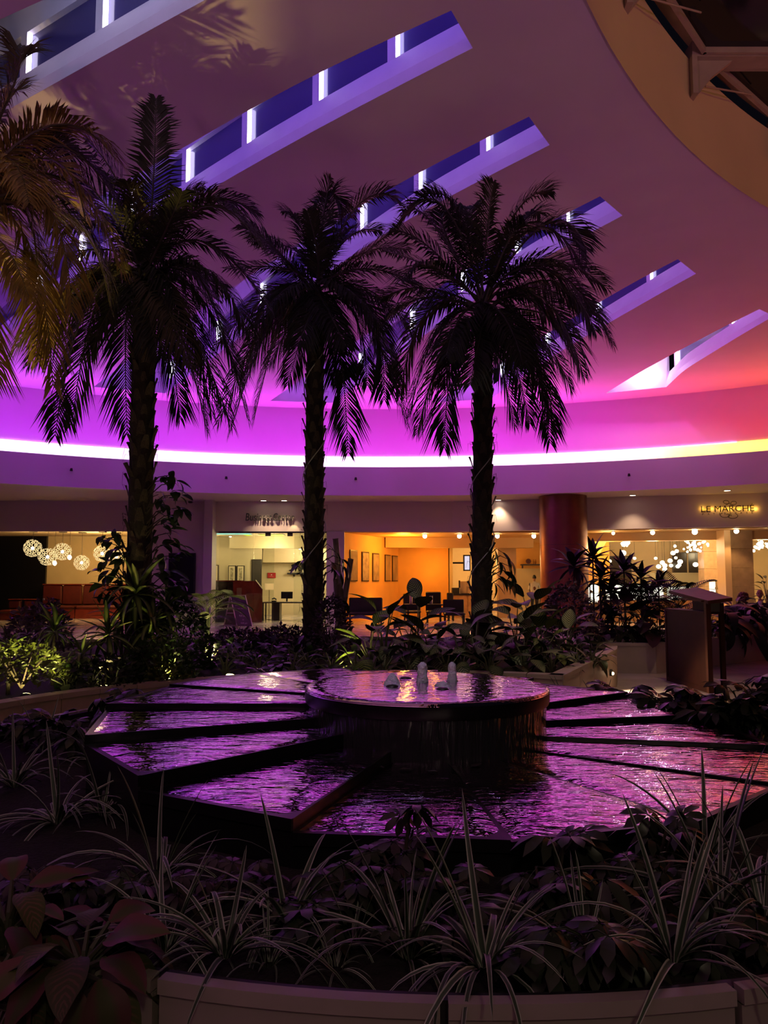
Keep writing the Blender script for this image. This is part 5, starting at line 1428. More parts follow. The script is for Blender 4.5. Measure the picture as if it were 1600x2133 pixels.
obj('ledge', MB().slab([dq(wdt*.5,-.10,hf+.20),dq(wdt+.05,-.10,hf+.18),dq(wdt+.05,.1,hf+.18),dq(wdt*.5,.1,hf+.20)], (0,0,.02)), M_DESKE, t)

# ================================================================== PEOPLE
M_SKIN = mat('skin', (.42,.20,.12), .55, noise=.05, nscale=8)
M_HAIRB = mat('fair curly hair', (.20,.12,.06), .8, noise=.4, nscale=30, bump=.8, bscale=60)
M_HAIRD = mat('black hair', (.01,.008,.007), .6)
M_SUIT = mat('dark suit cloth', (.012,.012,.015), .8)
M_SHIRT = mat('white shirt cloth', (.62,.58,.55), .7)
M_PINK = mat('salmon top cloth', (.50,.24,.17), .8)
M_VEST = mat('brown waistcoat', (.16,.05,.03), .7)
M_TROU = mat('dark trousers', (.015,.013,.013), .8)

def skin_mesh(name, verts, edges_, radii, m, parent, sub=2):
    me = bpy.data.meshes.new(name); me.from_pydata([tuple(v) for v in verts], edges_, []); me.update()
    o = bpy.data.objects.new(name, me); COL.objects.link(o)
    sk = o.modifiers.new('skin', 'SKIN'); sk.use_smooth_shade = True
    for i, r_ in enumerate(radii):
        v = me.skin_vertices[0].data[i]; v.radius = (r_, r_) if not isinstance(r_, tuple) else r_
        v.use_root = (i == 0)
    ss = o.modifiers.new('sub', 'SUBSURF'); ss.levels = sub; ss.render_levels = sub
    dg = bpy.context.evaluated_depsgraph_get()
    bm_ = bpy.data.meshes.new_from_object(o.evaluated_get(dg))
    bpy.data.objects.remove(o)
    bm_.name = name; bm_.materials.clear(); bm_.materials.append(m)
    r = link(name, bm_, parent)
    return r

def head(parent, c, face, skin, hair, bald=False, curly=False, sc=1.0):
    "c: centre of the head, face: unit direction it looks"
    f = Vector(face).normalized(); s = f.cross(Vector((0,0,1))).normalized(); u = Vector((0,0,1))
    def q(a, b_, c_): return c + (s*a + f*b_ + u*c_)*sc
    mb = MB(); mb.ball((0,0,0), .1, 16, 12, (.78,.96,1.18))
    mb.v = [tuple(q(x, y*(1.0 if z > -.02 else .92), z)) if z > -.05 else tuple(q(x*(1+ (z+.05)*3.2), y*(1+(z+.05)*1.6)+.012, z)) for x,y,z in mb.v]
    hd = obj('head', mb, skin, parent, smooth=True, world=True)
    mb = MB(); mb.ball(q(0,.099,-.015), .016, 8, 6, (1,1,1.5)); obj('nose', mb, skin, hd, smooth=True)
    mb = MB()
    for sg in (-1,1): mb.ball(q(sg*.034,.083,.018), .012, 8, 6)
    obj('eyes', mb, M_BLACK, hd, smooth=True)
    mb = MB(); mb.ball(q(0,.088,-.058), .02, 8, 6, (1,.6,.3)); obj('mouth', mb, mat('lips',(.25,.06,.05),.5), hd, smooth=True)
    mb = MB()
    for sg in (-1,1): mb.ball(q(sg*.08,-.005,.0), .024, 8, 6, (.5,.8,1.25))
    obj('ears', mb, skin, hd, smooth=True)
    if not bald:
        mb = MB()
        if curly:
            rnd = random.Random(3)
            for k in range(90):
                a = rnd.uniform(0,2*PI); z = rnd.uniform(-.14,.135)
                rr = math.sqrt(max(.15,1-(z/.15)**2))*.115
                p = (rr*math.cos(a)*.95, rr*math.sin(a)-.015, z)
                if p[1] > .05 and z < .06: continue
                mb.ball(q(*p), rnd.uniform(.022,.036), 7, 5)
        else:
            b2 = MB(); b2.ball((0,0,0), .108, 16, 12, (.80,.97,1.16))
            keep = [f_ for f_ in b2.f if all(not (b2.v[i][1] > .045 and b2.v[i][2] < .05) and b2.v[i][2] > -.06 for i in f_)]
            mb.add([q(x,y-.006,z+.006) for x,y,z in b2.v], keep)
        obj('hair', mb, hair, hd, smooth=True)
    return hd

def hand(parent, wrist, dirv, palmn, skin):
    d = Vector(dirv).normalized(); n = Vector(palmn); n = (n - d*n.dot(d)).normalized(); s = d.cross(n)
    V = [wrist, wrist + d*.05, wrist + d*.085]; E = [(0,1),(1,2)]; Rr = [(.026,.020),(.036,.018),(.036,.016)]
    for k, (off, ln) in enumerate(((-.030,.062),(-.010,.075),(.011,.070),(.030,.054))):
        i = len(V); b0 = wrist + d*.088 + s*off
        V += [b0, b0 + d*ln*.5 + n*.010, b0 + d*ln*.85 + n*.030]; E += [(2,i),(i,i+1),(i+1,i+2)]; Rr += [.009,.0085,.007]
    i = len(V); b0 = wrist + d*.03 - s*.036
    V += [b0, b0 + d*.028 - s*.020 + n*.008, b0 + d*.052 - s*.022 + n*.02]; E += [(1,i),(i,i+1),(i+1,i+2)]; Rr += [.012,.010,.008]
    return skin_mesh('hand', [v for v in V], E, Rr, skin, parent, 1)

def seated(loc, face, label, top, hairm, bald, curly, shirt=None, seat=.46, trousers=M_TROU):
    loc = Vector(loc); f = Vector((face[0],face[1],0)).normalized(); s = Vector((f.y,-f.x,0)); u = Vector((0,0,1))
    t = thing('person', label, 'person', loc, None)
    def q(a,b_,z): return s*a + f*b_ + u*z      # local to the empty
    pel = q(0,0,seat+.10)
    V = [pel, q(0,.0,seat+.26), q(0,-.01,seat+.42), q(0,-.01,seat+.54), q(0,.01,seat+.62)]
    Rr = [(.16,.13),(.145,.115),(.17,.12),(.10,.085),(.055,.055)]; E = [(0,1),(1,2),(2,3),(3,4)]
    def chain(root, pts):
        k = root
        for p, r_ in pts:
            V.append(p); Rr.append(r_); E.append((k, len(V)-1)); k = len(V)-1
    for sg in (-1,1):
        chain(2, [(q(sg*.17,-.01,seat+.50),.068),(q(sg*.23,.04,seat+.26),.050),(q(sg*.17,.24,seat+.22),.040)])
        chain(0, [(q(sg*.10,.08,seat+.08),.10),(q(sg*.12,.42,seat+.08),.072),(q(sg*.12,.45,.26),.055),(q(sg*.12,.44,.07),.042),(q(sg*.12,.56,.04),.040)])
    body = skin_mesh('body', V, E, Rr, top, t)
    # trousers cover the lower half
    V, Rr, E = [pel, q(0,.0,seat+.17)], [(.170,.140),(.158,.128)], [(0,1)]
    for sg in (-1,1): chain(0, [(q(sg*.10,.08,seat+.08),.108),(q(sg*.12,.42,seat+.08),.080),(q(sg*.12,.45,.26),.064),(q(sg*.12,.44,.10),.055)])
    skin_mesh('trousers', V, E, Rr, trousers, t)
    neck = skin_mesh('neck', [q(0,-.01,seat+.55), q(0,.01,seat+.68)], [(0,1)], [.055,.052], M_SKIN, t)
    for sg in (-1,1): hand(t, q(sg*.17,.25,seat+.22), f + u*-.1 - s*sg*.3, -u, M_SKIN)
    for sg in (-1,1):
        mb = MB(); c = q(sg*.12,.50,.045); mb.ball((0,0,0), .05, 10, 6, (1,1,1)); mb.v = [tuple(c + s*x*.9 + f*y*2.4 + u*max(z,-.045)*.9) for x,y,z in mb.v]
        obj('shoe', mb, M_BLACK, t, world=False, smooth=True)
    if shirt:
        mb = MB(); mb.add([q(-.045,.112,seat+.56),q(.045,.112,seat+.56),q(.012,.150,seat+.30),q(-.012,.150,seat+.30)], [(0,1,2,3)])
        mb.add([q(-.06,.085,seat+.60),q(.06,.085,seat+.60),q(.05,.118,seat+.54),q(-.05,.118,seat+.54)], [(0,1,2,3)])
        obj('shirt_front', mb, shirt, t, world=False)
    head(t, loc + q(0,.03,seat+.79), f, M_SKIN, hairm, bald, curly)
    return t
def armchair(loc, face, label):
    f = Vector((face[0],face[1],0)).normalized()
    t = thing('armchair', label, 'chair', loc, 'cafe armchairs', math.atan2(f.y,f.x)-PI/2)
    obj('seat', MB().bbox((-.30,-.28,.32),(.30,.34,.44), .04), M_BLACK, t, world=False); obj('backrest', MB().bbox((-.32,-.40,.30),(.32,-.27,1.0), .05), M_BLACK, t, world=False)
    for sg in (-1,1):
        for yy in (-.3,.28): obj('leg', MB().box((sg*.27-.025,yy-.025,0),(sg*.27+.025,yy+.025,.33)), M_BLACK, t, world=False)
    return t
pm_ = at(1583,1237,21.2); pw = at(1548,1246,19.6)
seat_m = pm_.z - .79; seat_w = pw.z - .79
fm = (-.45,-.9); fw = (.75,.65)
seated((pm_.x,21.2,0), fm, 'bald person in a dark suit and white shirt seated at the cafe', M_SUIT, M_HAIRD, True, False, M_SHIRT, seat=seat_m)
seated((pw.x,19.6,0), fw, 'person with curly fair hair and salmon top seated, turned away', M_PINK, M_HAIRB, False, True, None, seat=seat_w)
armchair((pm_.x+.02,21.26,0), fm, 'black cafe armchair under the suited person')
armchair((pw.x-.02,19.56,0), fw, 'black cafe armchair under the curly haired person')

# waiter standing behind the bar, back turned
pwt = at(1113,1204,37.2); ht = pwt.z + .11
t = thing('person', 'waiter in white shirt and brown waistcoat behind the bar, back turned', 'person', (pwt.x,37.2,0))
k_ = ht/1.75; f = Vector((.2,1,0)).normalized(); s = Vector((f.y,-f.x,0)); u = Vector((0,0,1))
def q(a,b_,z): return (s*a + f*b_ + u*z)*k_
V = [q(0,0,.95), q(0,0,1.15), q(0,0,1.33), q(0,0,1.44), q(0,.01,1.52)]; Rr = [(.15,.11),(.135,.10),(.165,.115),(.09,.08),(.055,.055)]; E = [(0,1),(1,2),(2,3),(3,4)]
def chain(root, pts):
    k = root
    for p, r_ in pts:
        V.append(p); Rr.append(r_); E.append((k, len(V)-1)); k = len(V)-1
for sg in (-1,1):
    chain(2, [(q(sg*.17,0,1.40),.066),(q(sg*.25,.06,1.14),.050),(q(sg*.20,.28,1.06),.040)])
    chain(0, [(q(sg*.09,0,.86),.10),(q(sg*.10,.02,.48),.072),(q(sg*.10,-.01,.10),.050),(q(sg*.10,.10,.04),.042)])
skin_mesh('body', V, E, Rr, M_SHIRT, t)
V, Rr, E = [q(0,0,.95), q(0,0,1.03)], [(.165,.125),(.152,.115)], [(0,1)]
for sg in (-1,1): chain(0, [(q(sg*.09,0,.86),.108),(q(sg*.10,.02,.48),.080),(q(sg*.10,-.01,.14),.060)])
skin_mesh('trousers', V, E, Rr, M_TROU, t)
V, Rr, E = [q(0,0,1.0), q(0,0,1.15), q(0,0,1.34)], [(.160,.122),(.148,.112),(.150,.128)], [(0,1),(1,2)]
skin_mesh('waistcoat', V, E, Rr, M_VEST, t)
skin_mesh('neck', [q(0,0,1.46), q(0,.01,1.58)], [(0,1)], [.055,.052], M_SKIN, t)
for sg in (-1,1): hand(t, q(sg*.20,.29,1.06), f - u*.1, -u, M_SKIN)
head(t, Vector((pwt.x,37.2,0)) + q(0,.02,1.655), f, M_SKIN, M_HAIRD, False, False, k_)

# ================================================================== PLANTS
def leaf_mesh(name, m, length=1.0, width=.1, shape=None, bend=.8, twist=0.0, fold=.25, seg=8, wave=0.0):
    "leaf growing along +y from the origin, arching down (bend in radians over its length); 3 verts per row, uv across and along"
    me = bpy.data.meshes.new(name); vs = []; uv = []
    y = z = 0.0; a = 0.0; ds = length/seg
    for i in range(seg+1):
        t = i/seg; w = width*.5*(shape(t) if shape else math.sin(PI*min(1,max(0.0,t*.96+.04)))**.8)
        tw = twist*t
        lift = fold*w
        for k, u in ((-1,0),(0,.5),(1,1)):
            x = k*w*math.cos(tw); zz = abs(k)*lift + k*w*math.sin(tw) + wave*w*math.sin(t*11+k*2)*abs(k)
            vs.append((x, y - zz*math.sin(a)*-1*0, z + zz)); uv.append((u, t))
        a = -bend*(t+.5/seg)
        y += ds*math.cos(a); z += ds*math.sin(a)
    fs = []
    for i in range(seg):
        b0 = i*3
        fs += [(b0,b0+1,b0+4,b0+3),(b0+1,b0+2,b0+5,b0+4)]
    me.from_pydata(vs, [], fs); me.update()
    ul = me.uv_layers.new(name='uv')
    for lp in me.loops: ul.data[lp.index].uv = uv[lp.vertex_index]
    me.polygons.foreach_set('use_smooth', [True]*len(me.polygons))
    me.materials.append(m)
    return me

def leaf_mat(name, col, col2=None, mode=None, rough=.45, spec=.35, k=.5):
    "mode: 'edge' pale margins, 'mid' pale middle, 'vein' pale veins; col2 the pale colour"
    m, nt, b = node_mat(name)
    b.inputs['Roughness'].default_value = rough; b.inputs['Specular IOR Level'].default_value = spec
    oi = nt.nodes.new('ShaderNodeObjectInfo'); hsv = nt.nodes.new('ShaderNodeHueSaturation')
    mr = nt.nodes.new('ShaderNodeMapRange'); mr.inputs['To Min'].default_value = .65; mr.inputs['To Max'].default_value = 1.35
    nt.links.new(oi.outputs['Random'], mr.inputs['Value']); nt.links.new(mr.outputs['Result'], hsv.inputs['Value'])
    if mode:
        uvn = nt.nodes.new('ShaderNodeUVMap'); uvn.uv_map = 'uv'; sep = nt.nodes.new('ShaderNodeSeparateXYZ'); nt.links.new(uvn.outputs[0], sep.inputs[0])
        sub = nt.nodes.new('ShaderNodeMath'); sub.operation = 'SUBTRACT'; sub.inputs[1].default_value = .5; nt.links.new(sep.outputs['X'], sub.inputs[0])
        ab = nt.nodes.new('ShaderNodeMath'); ab.operation = 'ABSOLUTE'; nt.links.new(sub.outputs[0], ab.inputs[0])
        rp = nt.nodes.new('ShaderNodeValToRGB'); mixc = rp
        if mode == 'vein':
            # feathered pale veins running outward from the midrib
            ma = nt.nodes.new('ShaderNodeMath'); ma.operation = 'MULTIPLY_ADD'; ma.inputs[1].default_value = -.55
            nt.links.new(ab.outputs[0], ma.inputs[0]); nt.links.new(sep.outputs['Y'], ma.inputs[2])
            ml = nt.nodes.new('ShaderNodeMath'); ml.operation = 'MULTIPLY'; ml.inputs[1].default_value = 62.0; nt.links.new(ma.outputs[0], ml.inputs[0])
            sn = nt.nodes.new('ShaderNodeMath'); sn.operation = 'SINE'; nt.links.new(ml.outputs[0], sn.inputs[0])
            # fade to the margin
            fd = nt.nodes.new('ShaderNodeMapRange'); fd.inputs['From Min'].default_value = .47; fd.inputs['From Max'].default_value = .25; nt.links.new(ab.outputs[0], fd.inputs['Value'])
            mm = nt.nodes.new('ShaderNodeMath'); mm.operation = 'MULTIPLY'; nt.links.new(sn.outputs[0], mm.inputs[0]); nt.links.new(fd.outputs[0], mm.inputs[1])
            nt.links.new(mm.outputs[0], rp.inputs['Fac'])
            rp.color_ramp.elements[0].position = -.0; rp.color_ramp.elements[1].position = .75
            rp.color_ramp.elements[0].color = (*col,1); rp.color_ramp.elements[1].color = (*col2,1)
        else:
            nt.links.new(ab.outputs[0], rp.inputs['Fac'])
            if mode == 'edge':
                rp.color_ramp.elements[0].position = k*.5-.04; rp.color_ramp.elements[1].position = k*.5+.04
                rp.color_ramp.elements[0].color = (*col,1); rp.color_ramp.elements[1].color = (*col2,1)
            else:
                rp.color_ramp.elements[0].position = k*.5-.10; rp.color_ramp.elements[1].position = k*.5+.06
                rp.color_ramp.elements[0].color = (*col2,1); rp.color_ramp.elements[1].color = (*col,1)
        nt.links.new(rp.outputs['Color'], hsv.inputs['Color'])
    else:
        hsv.inputs['Color'].default_value = (*col,1)
    nt.links.new(hsv.outputs['Color'], b.inputs['Base Color'])
    return m

strap = lambda t: min(1, t*6+.35)*max(0.0,(1-t))**.45
oval = lambda t: math.sin(PI*min(1, t*.97+.03))**.75*(1.25-.5*t)
lance = lambda t: math.sin(PI*min(1, t**.8*.97+.02))**.9
heart = lambda t: min(1,(t*5+.25))*math.sqrt(max(0.0,1-t))*1.15

ML_SPID = leaf_mat('spider plant blade', (.045,.070,.040), (.40,.41,.34), 'edge', k=.62)
ML_DRAC = leaf_mat('dracaena blade', (.030,.055,.016), (.16,.20,.05), 'mid', k=.55)
ML_DIEF = leaf_mat('dumb cane leaf', (.035,.048,.018), (.30,.30,.15), 'vein')
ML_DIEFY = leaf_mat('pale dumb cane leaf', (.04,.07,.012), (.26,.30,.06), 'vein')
ML_UMB = leaf_mat('umbrella leaf', (.030,.038,.022), rough=.35)
ML_UMBP = leaf_mat('purple tinted umbrella leaf', (.050,.036,.040), rough=.4)
ML_POTH = leaf_mat('climber leaf', (.030,.055,.014), rough=.35)
ML_DARK = leaf_mat('dark broad leaf', (.022,.028,.018), rough=.4)
ML_CALA = leaf_mat('pink veined leaf', (.105,.036,.034), (.060,.062,.018), 'mid', k=.45, rough=.6)
ML_CALB = leaf_mat('olive veined leaf', (.050,.052,.016), (.110,.060,.035), 'vein', rough=.6)
ML_TI = leaf_mat('dark ti leaf', (.030,.012,.022), rough=.35)
ML_TIP = leaf_mat('pink ti leaf', (.22,.030,.055), rough=.4)
ML_ARECA = leaf_mat('small palm leaflet', (.10,.11,.035), rough=.45)
ML_ARECD = leaf_mat('dark small palm leaflet', (.030,.030,.016), rough=.45)
ML_PURB = leaf_mat('purple bush leaf', (.060,.028,.062), rough=.5)
ML_GOLD = leaf_mat('yellow croton leaf', (.22,.12,.02), (.10,.09,.02), 'edge', k=.5)
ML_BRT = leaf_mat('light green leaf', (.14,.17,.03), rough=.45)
M_STEM = mat('green stem', (.05,.055,.025), .6)
M_STEMB = mat('brown stem', (.05,.035,.022), .8)
M_STEMP = mat('pale leaf stalk', (.16,.17,.08), .55)

LM = {}
def LT(key, *a, **k):
    if key not in LM: LM[key] = leaf_mesh(key, *a, **k)
    return LM[key]
SPID = [LT('spider_a%d'%i, ML_SPID, 1.0, .052, strap, bend=bd, twist=.2, fold=.5, seg=9) for i, bd in enumerate((1.1,1.9,2.5,.35))]
DRAC = [LT('drac_a%d'%i, ML_DRAC, 1.0, .125, lance, bend=bd, fold=.45, seg=8) for i, bd in enumerate((.5,1.2,1.9))]
DIEF = [LT('dief_a%d'%i, ML_DIEF, 1.0, .50, oval, bend=bd, fold=.22, seg=9, wave=.05) for i, bd in enumerate((.4,.9))]
DIEFY = [LT('diefy_a%d'%i, ML_DIEFY, 1.0, .48, oval, bend=bd, fold=.22, seg=9, wave=.05) for i, bd in enumerate((.4,.9))]
DARK = [LT('dark_a%d'%i, ML_DARK, 1.0, .40, oval, bend=bd, fold=.25, seg=7, wave=.06) for i, bd in enumerate((.4,1.1))]
POTH = [LT('poth_a%d'%i, ML_POTH, 1.0, .46, lance, bend=bd, fold=.2, seg=6) for i, bd in enumerate((.5,1.0))]
CALA = [LT('cala_a%d'%i, ML_CALA, 1.0, .52, oval, bend=bd, fold=.25, seg=9, wave=.10) for i, bd in enumerate((.6,1.2))]
CALA += [LT('calb_a%d'%i, ML_CALB, 1.0, .50, oval, bend=bd, fold=.28, seg=9, wave=.10) for i, bd in enumerate((.7,1.3))]
TI = [LT('ti_a%d'%i, ML_TI, 1.0, .24, lance, bend=bd, fold=.35, seg=7) for i, bd in enumerate((.4,1.0))]
TIP = [LT('tip_a%d'%i, ML_TIP, 1.0, .20, lance, bend=bd, fold=.35, seg=7) for i, bd in enumerate((.4,1.0))]
GOLD = [LT('gold_a%d'%i, ML_GOLD, 1.0, .36, oval, bend=bd, fold=.3, seg=7, wave=.1) for i, bd in enumerate((.4,1.1))]
BRT = [LT('brt_a%d'%i, ML_BRT, 1.0, .40, oval, bend=bd, fold=.3, seg=6) for i, bd in enumerate((.4,1.1))]
PURBIG = [LT('purbig_a%d'%i, ML_TI, 1.0, .62, heart, bend=bd, fold=.15, seg=8, wave=.04) for i, bd in enumerate((.5,1.0))]
HANG = [LT('hang_a%d'%i, ML_DARK, 1.0, .30, lance, bend=bd, fold=.2, seg=8) for i, bd in enumerate((1.2,2.0))]

def umbrella_leaf(name, m, n=8, ll=.13, w=.045, stalk=.12, droop=.55):
    mb = MB(); uvs = []
    mb.tube([(0,0,0),(0,stalk*.6,.015),(0,stalk,0)], [.004,.003,.0025], 4)
    c = Vector((0,stalk,0))
    for i in range(n):
        a = -PI*.86 + 2*PI*.86*i/(n-1) + PI/2
        d = Vector((math.cos(a), math.sin(a), 0)); s = Vector((-d.y,d.x,0)); L_ = ll*(1-.28*abs(i-(n-1)/2)/((n-1)/2))
        p0 = c + d*.012; p1 = c + d*L_*.45 + Vector((0,0,-L_*.16*droop)); p2 = c + d*L_*.8 + Vector((0,0,-L_*.5*droop)); p3 = c + d*L_ + Vector((0,0,-L_*.85*droop))
        mb.add([p0, p1-s*w*.45+Vector((0,0,.004)), p1, p1+s*w*.45+Vector((0,0,.004)), p2-s*w*.5+Vector((0,0,.003)), p2, p2+s*w*.5+Vector((0,0,.003)), p3],
               [(0,2,1),(0,3,2),(1,2,5,4),(2,3,6,5),(4,5,7),(5,6,7)])
    me = mb.mesh(name, True); me.materials.append(m); return me
UMB = [umbrella_leaf('umbrella_%d'%i, ML_UMB, 8, .13, .05, .10, dr) for i, dr in enumerate((.4,.8,1.2))]
UMBP = [umbrella_leaf('umbrella_p%d'%i, ML_UMBP, 8, .12, .042, .09, dr) for i, dr in enumerate((.4,.9))]

def pinnate_mesh(name, m, length=1.0, pairs=16, ll=.28, bend=1.2, w=.02):
    mb = MB(); pts = []; y = z = 0.0; n = 20
    for i in range(n+1):
        pts.append(Vector((0,y,z))); a = -bend*(i/n); y += length/n*math.cos(a+.25); z += length/n*math.sin(a+.25)
    mb.tube(pts[::2], [.008*(1-.8*i/10) for i in range(11)], 4)
    for i in range(pairs):
        t = .22+.76*i/(pairs-1); k = min(int(t*n), n-1); p = pts[k].lerp(pts[k+1], t*n-k); d = (pts[k+1]-pts[k]).normalized()
        L_ = ll*math.sin(PI*(.15+.8*t))**.6
        for sg in (-1,1):
            dv = (Vector((sg,0,0)) + d*.8 + Vector((0,0,.25))).normalized(); s = dv.cross(Vector((0,0,1))).normalized()*w*.5
            q1 = p+dv*L_*.55; q2 = p+dv*L_*.97 - Vector((0,0,L_*.3))
            mb.add([p-s*.4,p+s*.4,q1+s,q1-s,q2],[(0,1,2,3),(3,2,4)])
    me = mb.mesh(name); me.materials.append(m); return me
AREC = [pinnate_mesh('areca_%d'%i, ML_ARECA, 1.0, 18, .30, bd, .022) for i, bd in enumerate((1.0,1.8))]
ARECD = [pinnate_mesh('arecad_%d'%i, ML_ARECD, 1.0, 18, .30, bd, .024) for i, bd in enumerate((1.0,1.8))]

def add_leaf(parent, me, pos, az, pitch, scale, roll=0.0, name='leaf'):
    "az: direction (0 = +x), pitch up from the horizontal"
    o = link(name, me, parent)
    o.location = pos
    o.rotation_euler = Euler((pitch, roll, az - PI/2), 'XYZ')
    if isinstance(scale, tuple): o.scale = scale
    else: o.scale = (scale,)*3
    return o

def spider(px, py, label, size=.45, n=30, z=.42, seed=0, group='spider plants in the front planter', rot=0):
    rnd = random.Random(seed*31+5); p = atz(px,py,z)
    t = thing('spider_plant', label, 'plant', p, group)
    for k in range(n):
        a = 2*PI*k/n*3.7 + rnd.uniform(-.3,.3); pt = rnd.choice((.5,.7,.9,1.1,1.25,1.35))
        me = SPID[3] if pt > 1.3 else SPID[rnd.choice((0,0,1,1,2))]
        add_leaf(t, me, (.02*math.cos(a),.02*math.sin(a),0), a, pt, size*rnd.uniform(.6,1.15), rnd.uniform(-.3,.3))
    return t

def rosette(parent, meshes, c, n, size, rnd, pmin=-.3, pmax=1.3, name='leaf'):
    for k in range(n):
        a = k*2.39996 + rnd.uniform(-.25,.25); f = k/max(1,n-1)
        pt = pmin + (pmax-pmin)*f + rnd.uniform(-.12,.12)
        add_leaf(parent, meshes[rnd.randrange(len(meshes))], (c[0],c[1],c[2]+.03*f), a, pt, size*rnd.uniform(.75,1.1), rnd.uniform(-.2,.2), name)

def dracaena(px, py, y, label, size=.5, n=26, z=.48, seed=0, meshes=None, group=None, name='dracaena', lean=0.0, pmin=-.4):
    "(px,py): centre of the leaf rosette at depth y"
    rnd = random.Random(seed*17+3); c = at(px,py,y)
    t = thing(name, label, 'plant', (c.x+lean,c.y,z), group)
    h = c.z - z
    obj('stem', MB().tube([(0,0,-.04),(-lean*.4,.0,h*.5),(-lean,0,h)], [.022,.018,.014], 7), M_STEMB, t, world=False, smooth=True)
    rosette(t, meshes or DRAC, (-lean,0,h-.02), n, size, rnd, pmin, 1.35)
    return t

def leafy(name, label, p, meshes, n, size, seed, spread=.15, h=.35, stem=M_STEMP, group=None, pmin=-.3, pmax=1.1, stems=None, cat='plant', stalk=.5):
    "several stalks from the base, each bearing a broad leaf"
    rnd = random.Random(seed*13+1); t = thing(name, label, cat, p, group)
    mb = MB()
    for k in range(n):
        a = k*2.39996 + rnd.uniform(-.3,.3); f = (k+.5)/n
        hh = h*(.25+.85*f)*rnd.uniform(.85,1.1); rr = spread*(1.15-.75*f)*rnd.uniform(.7,1.2)
        tip = Vector((rr*math.cos(a), rr*math.sin(a), hh))
        mb.tube([(0,0,-.03), Vector((rr*.35*math.cos(a), rr*.35*math.sin(a), hh*.6)), tip], [.012,.009,.006], 5)
        add_leaf(t, meshes[rnd.randrange(len(meshes))], tip, a, pmin+(pmax-pmin)*f*rnd.uniform(.6,1.1), size*rnd.uniform(.7,1.12), rnd.uniform(-.35,.35))
    o = obj('stalks', mb, stem, t, world=False); tag(o, kind='stuff')
    return t

def umbrella(label, p, h, n, seed, meshes=None, size=1.0, spread=.22, group='umbrella plants round the fountain', name='umbrella_plant', nst=4, flat=False):
    rnd = random.Random(seed*7+2); t = thing(name, label, 'plant', p, group); mb = MB()
    for s_ in range(nst):
        a = rnd.uniform(0,2*PI); rr = spread*rnd.uniform(.3,1.0); top = Vector((rr*math.cos(a), rr*math.sin(a), h*rnd.uniform(.65,1.05)))
        mid = top*.5 + Vector((0,0,h*.08)); pts = [Vector((0,0,-.03)), mid, top]
        mb.tube(pts, [.010,.008,.005], 5)
        m_ = max(3, n//nst)
        for k in range(m_):
            f = .30 + .70*(k+1)/m_; q = pts[0].lerp(mid, f*2) if f < .5 else mid.lerp(top, f*2-1)
            az = k*2.4 + rnd.uniform(-.4,.4) + s_
            add_leaf(t, (meshes or UMB)[rnd.randrange(len(meshes or UMB))], q, az, rnd.uniform(-.35,.35) if flat else rnd.uniform(-.1,.75), size*rnd.uniform(.75,1.15), rnd.uniform(-.3,.3))
    obj('stem', mb, M_STEMB, t, world=False)
    return t

def bush(name, label, p, rx, rz, n, leaf, m, seed, group=None, ry=None):
    "small leaved shrub: too many leaves to count"
    rnd = random.Random(seed); t = thing(name, label, 'shrub', p, group); mb = MB(); ry = ry or rx
    for k in range(n):
        a = rnd.uniform(0,2*PI); v = rnd.uniform(-.2,1); q = math.sqrt(max(0,1-v*v))*rnd.uniform(.55,1)**.5
        c = Vector((rx*q*math.cos(a), ry*q*math.sin(a), rz*(.15+.85*max(0,v)*rnd.uniform(.8,1.05))))
        d = Vector((rnd.gauss(0,1)+math.cos(a)*.8, rnd.gauss(0,1)+math.sin(a)*.8, rnd.gauss(.3,.7))).normalized(); s = d.orthogonal().normalized(); s.rotate(Quaternion(d, rnd.uniform(0,PI)))
        l = leaf*rnd.uniform(.6,1.2); w = l*.22
        mb.add([c, c+d*l*.5+s*w, c+d*l, c+d*l*.5-s*w], [(0,1,2,3)])
    o = obj('foliage', mb, m, t, world=False); tag(o, kind='stuff')
    mb = MB()
    for k in range(7):
        a = rnd.uniform(0,2*PI); mb.tube([(0,0,-.04),(rx*.3*math.cos(a),ry*.3*math.sin(a),rz*.4),(rx*.6*math.cos(a),ry*.6*math.sin(a),rz*.75)], [.010,.007,.003], 4)
    tag(obj('twigs', mb, M_STEMB, t, world=False), kind='stuff')
    return t

# ---- front planter, nearest the viewer -------------------------------------------------
spider(470,1992,'tall spider plant with upright pale edged blades, left of the rim joint',.42,28,seed=1,z=.46)
spider(600,1930,'spider plant with long arching blades behind the upright one',.46,30,seed=2)
spider(345,1985,'spider plant at the left end of the front rim beside the pink leaves',.38,24,seed=3)
spider(1010,2022,'broad spider plant arching over the rim, right of the middle joint',.46,36,seed=4,z=.47)
spider(850,1995,'spider plant just left of the middle rim joint',.46,30,seed=5)
spider(1405,2000,'spider plant spilling blades over the rim near the right joint',.44,32,seed=6,z=.47)
spider(1500,1900,'large spider plant in the right corner before the red lit water',.56,36,seed=7)
spider(1590,1930,'spider plant at the right edge of the picture above the rim',.50,30,seed=8)
spider(1470,1800,'spider plant reaching up toward the right fountain edge',.46,28,seed=9)
spider(120,1715,'spider plant tuft at the left edge beside the fountain corner',.48,32,seed=10)
spider(30,1640,'spider plant tuft furthest left, level with the fountain steps',.44,30,seed=11)
spider(215,1700,'spider plant with long blades pointing at the dark plinth',.46,26,seed=12)
spider(330,1840,'spider plant behind the purple tinted leaves, left',.46,28,seed=13)
spider(735,1960,'small spider plant between the dark umbrella leaves, centre left',.26,18,seed=14)
spider(560,2010,'little spider tuft right at the front rim, left half',.20,16,seed=15)
spider(700,2020,'little spider tuft at the rim below the umbrella leaves',.18,16,seed=16)
spider(1220,2010,'spider plant low at the rim under the umbrella leaves, right half',.34,22,seed=17)
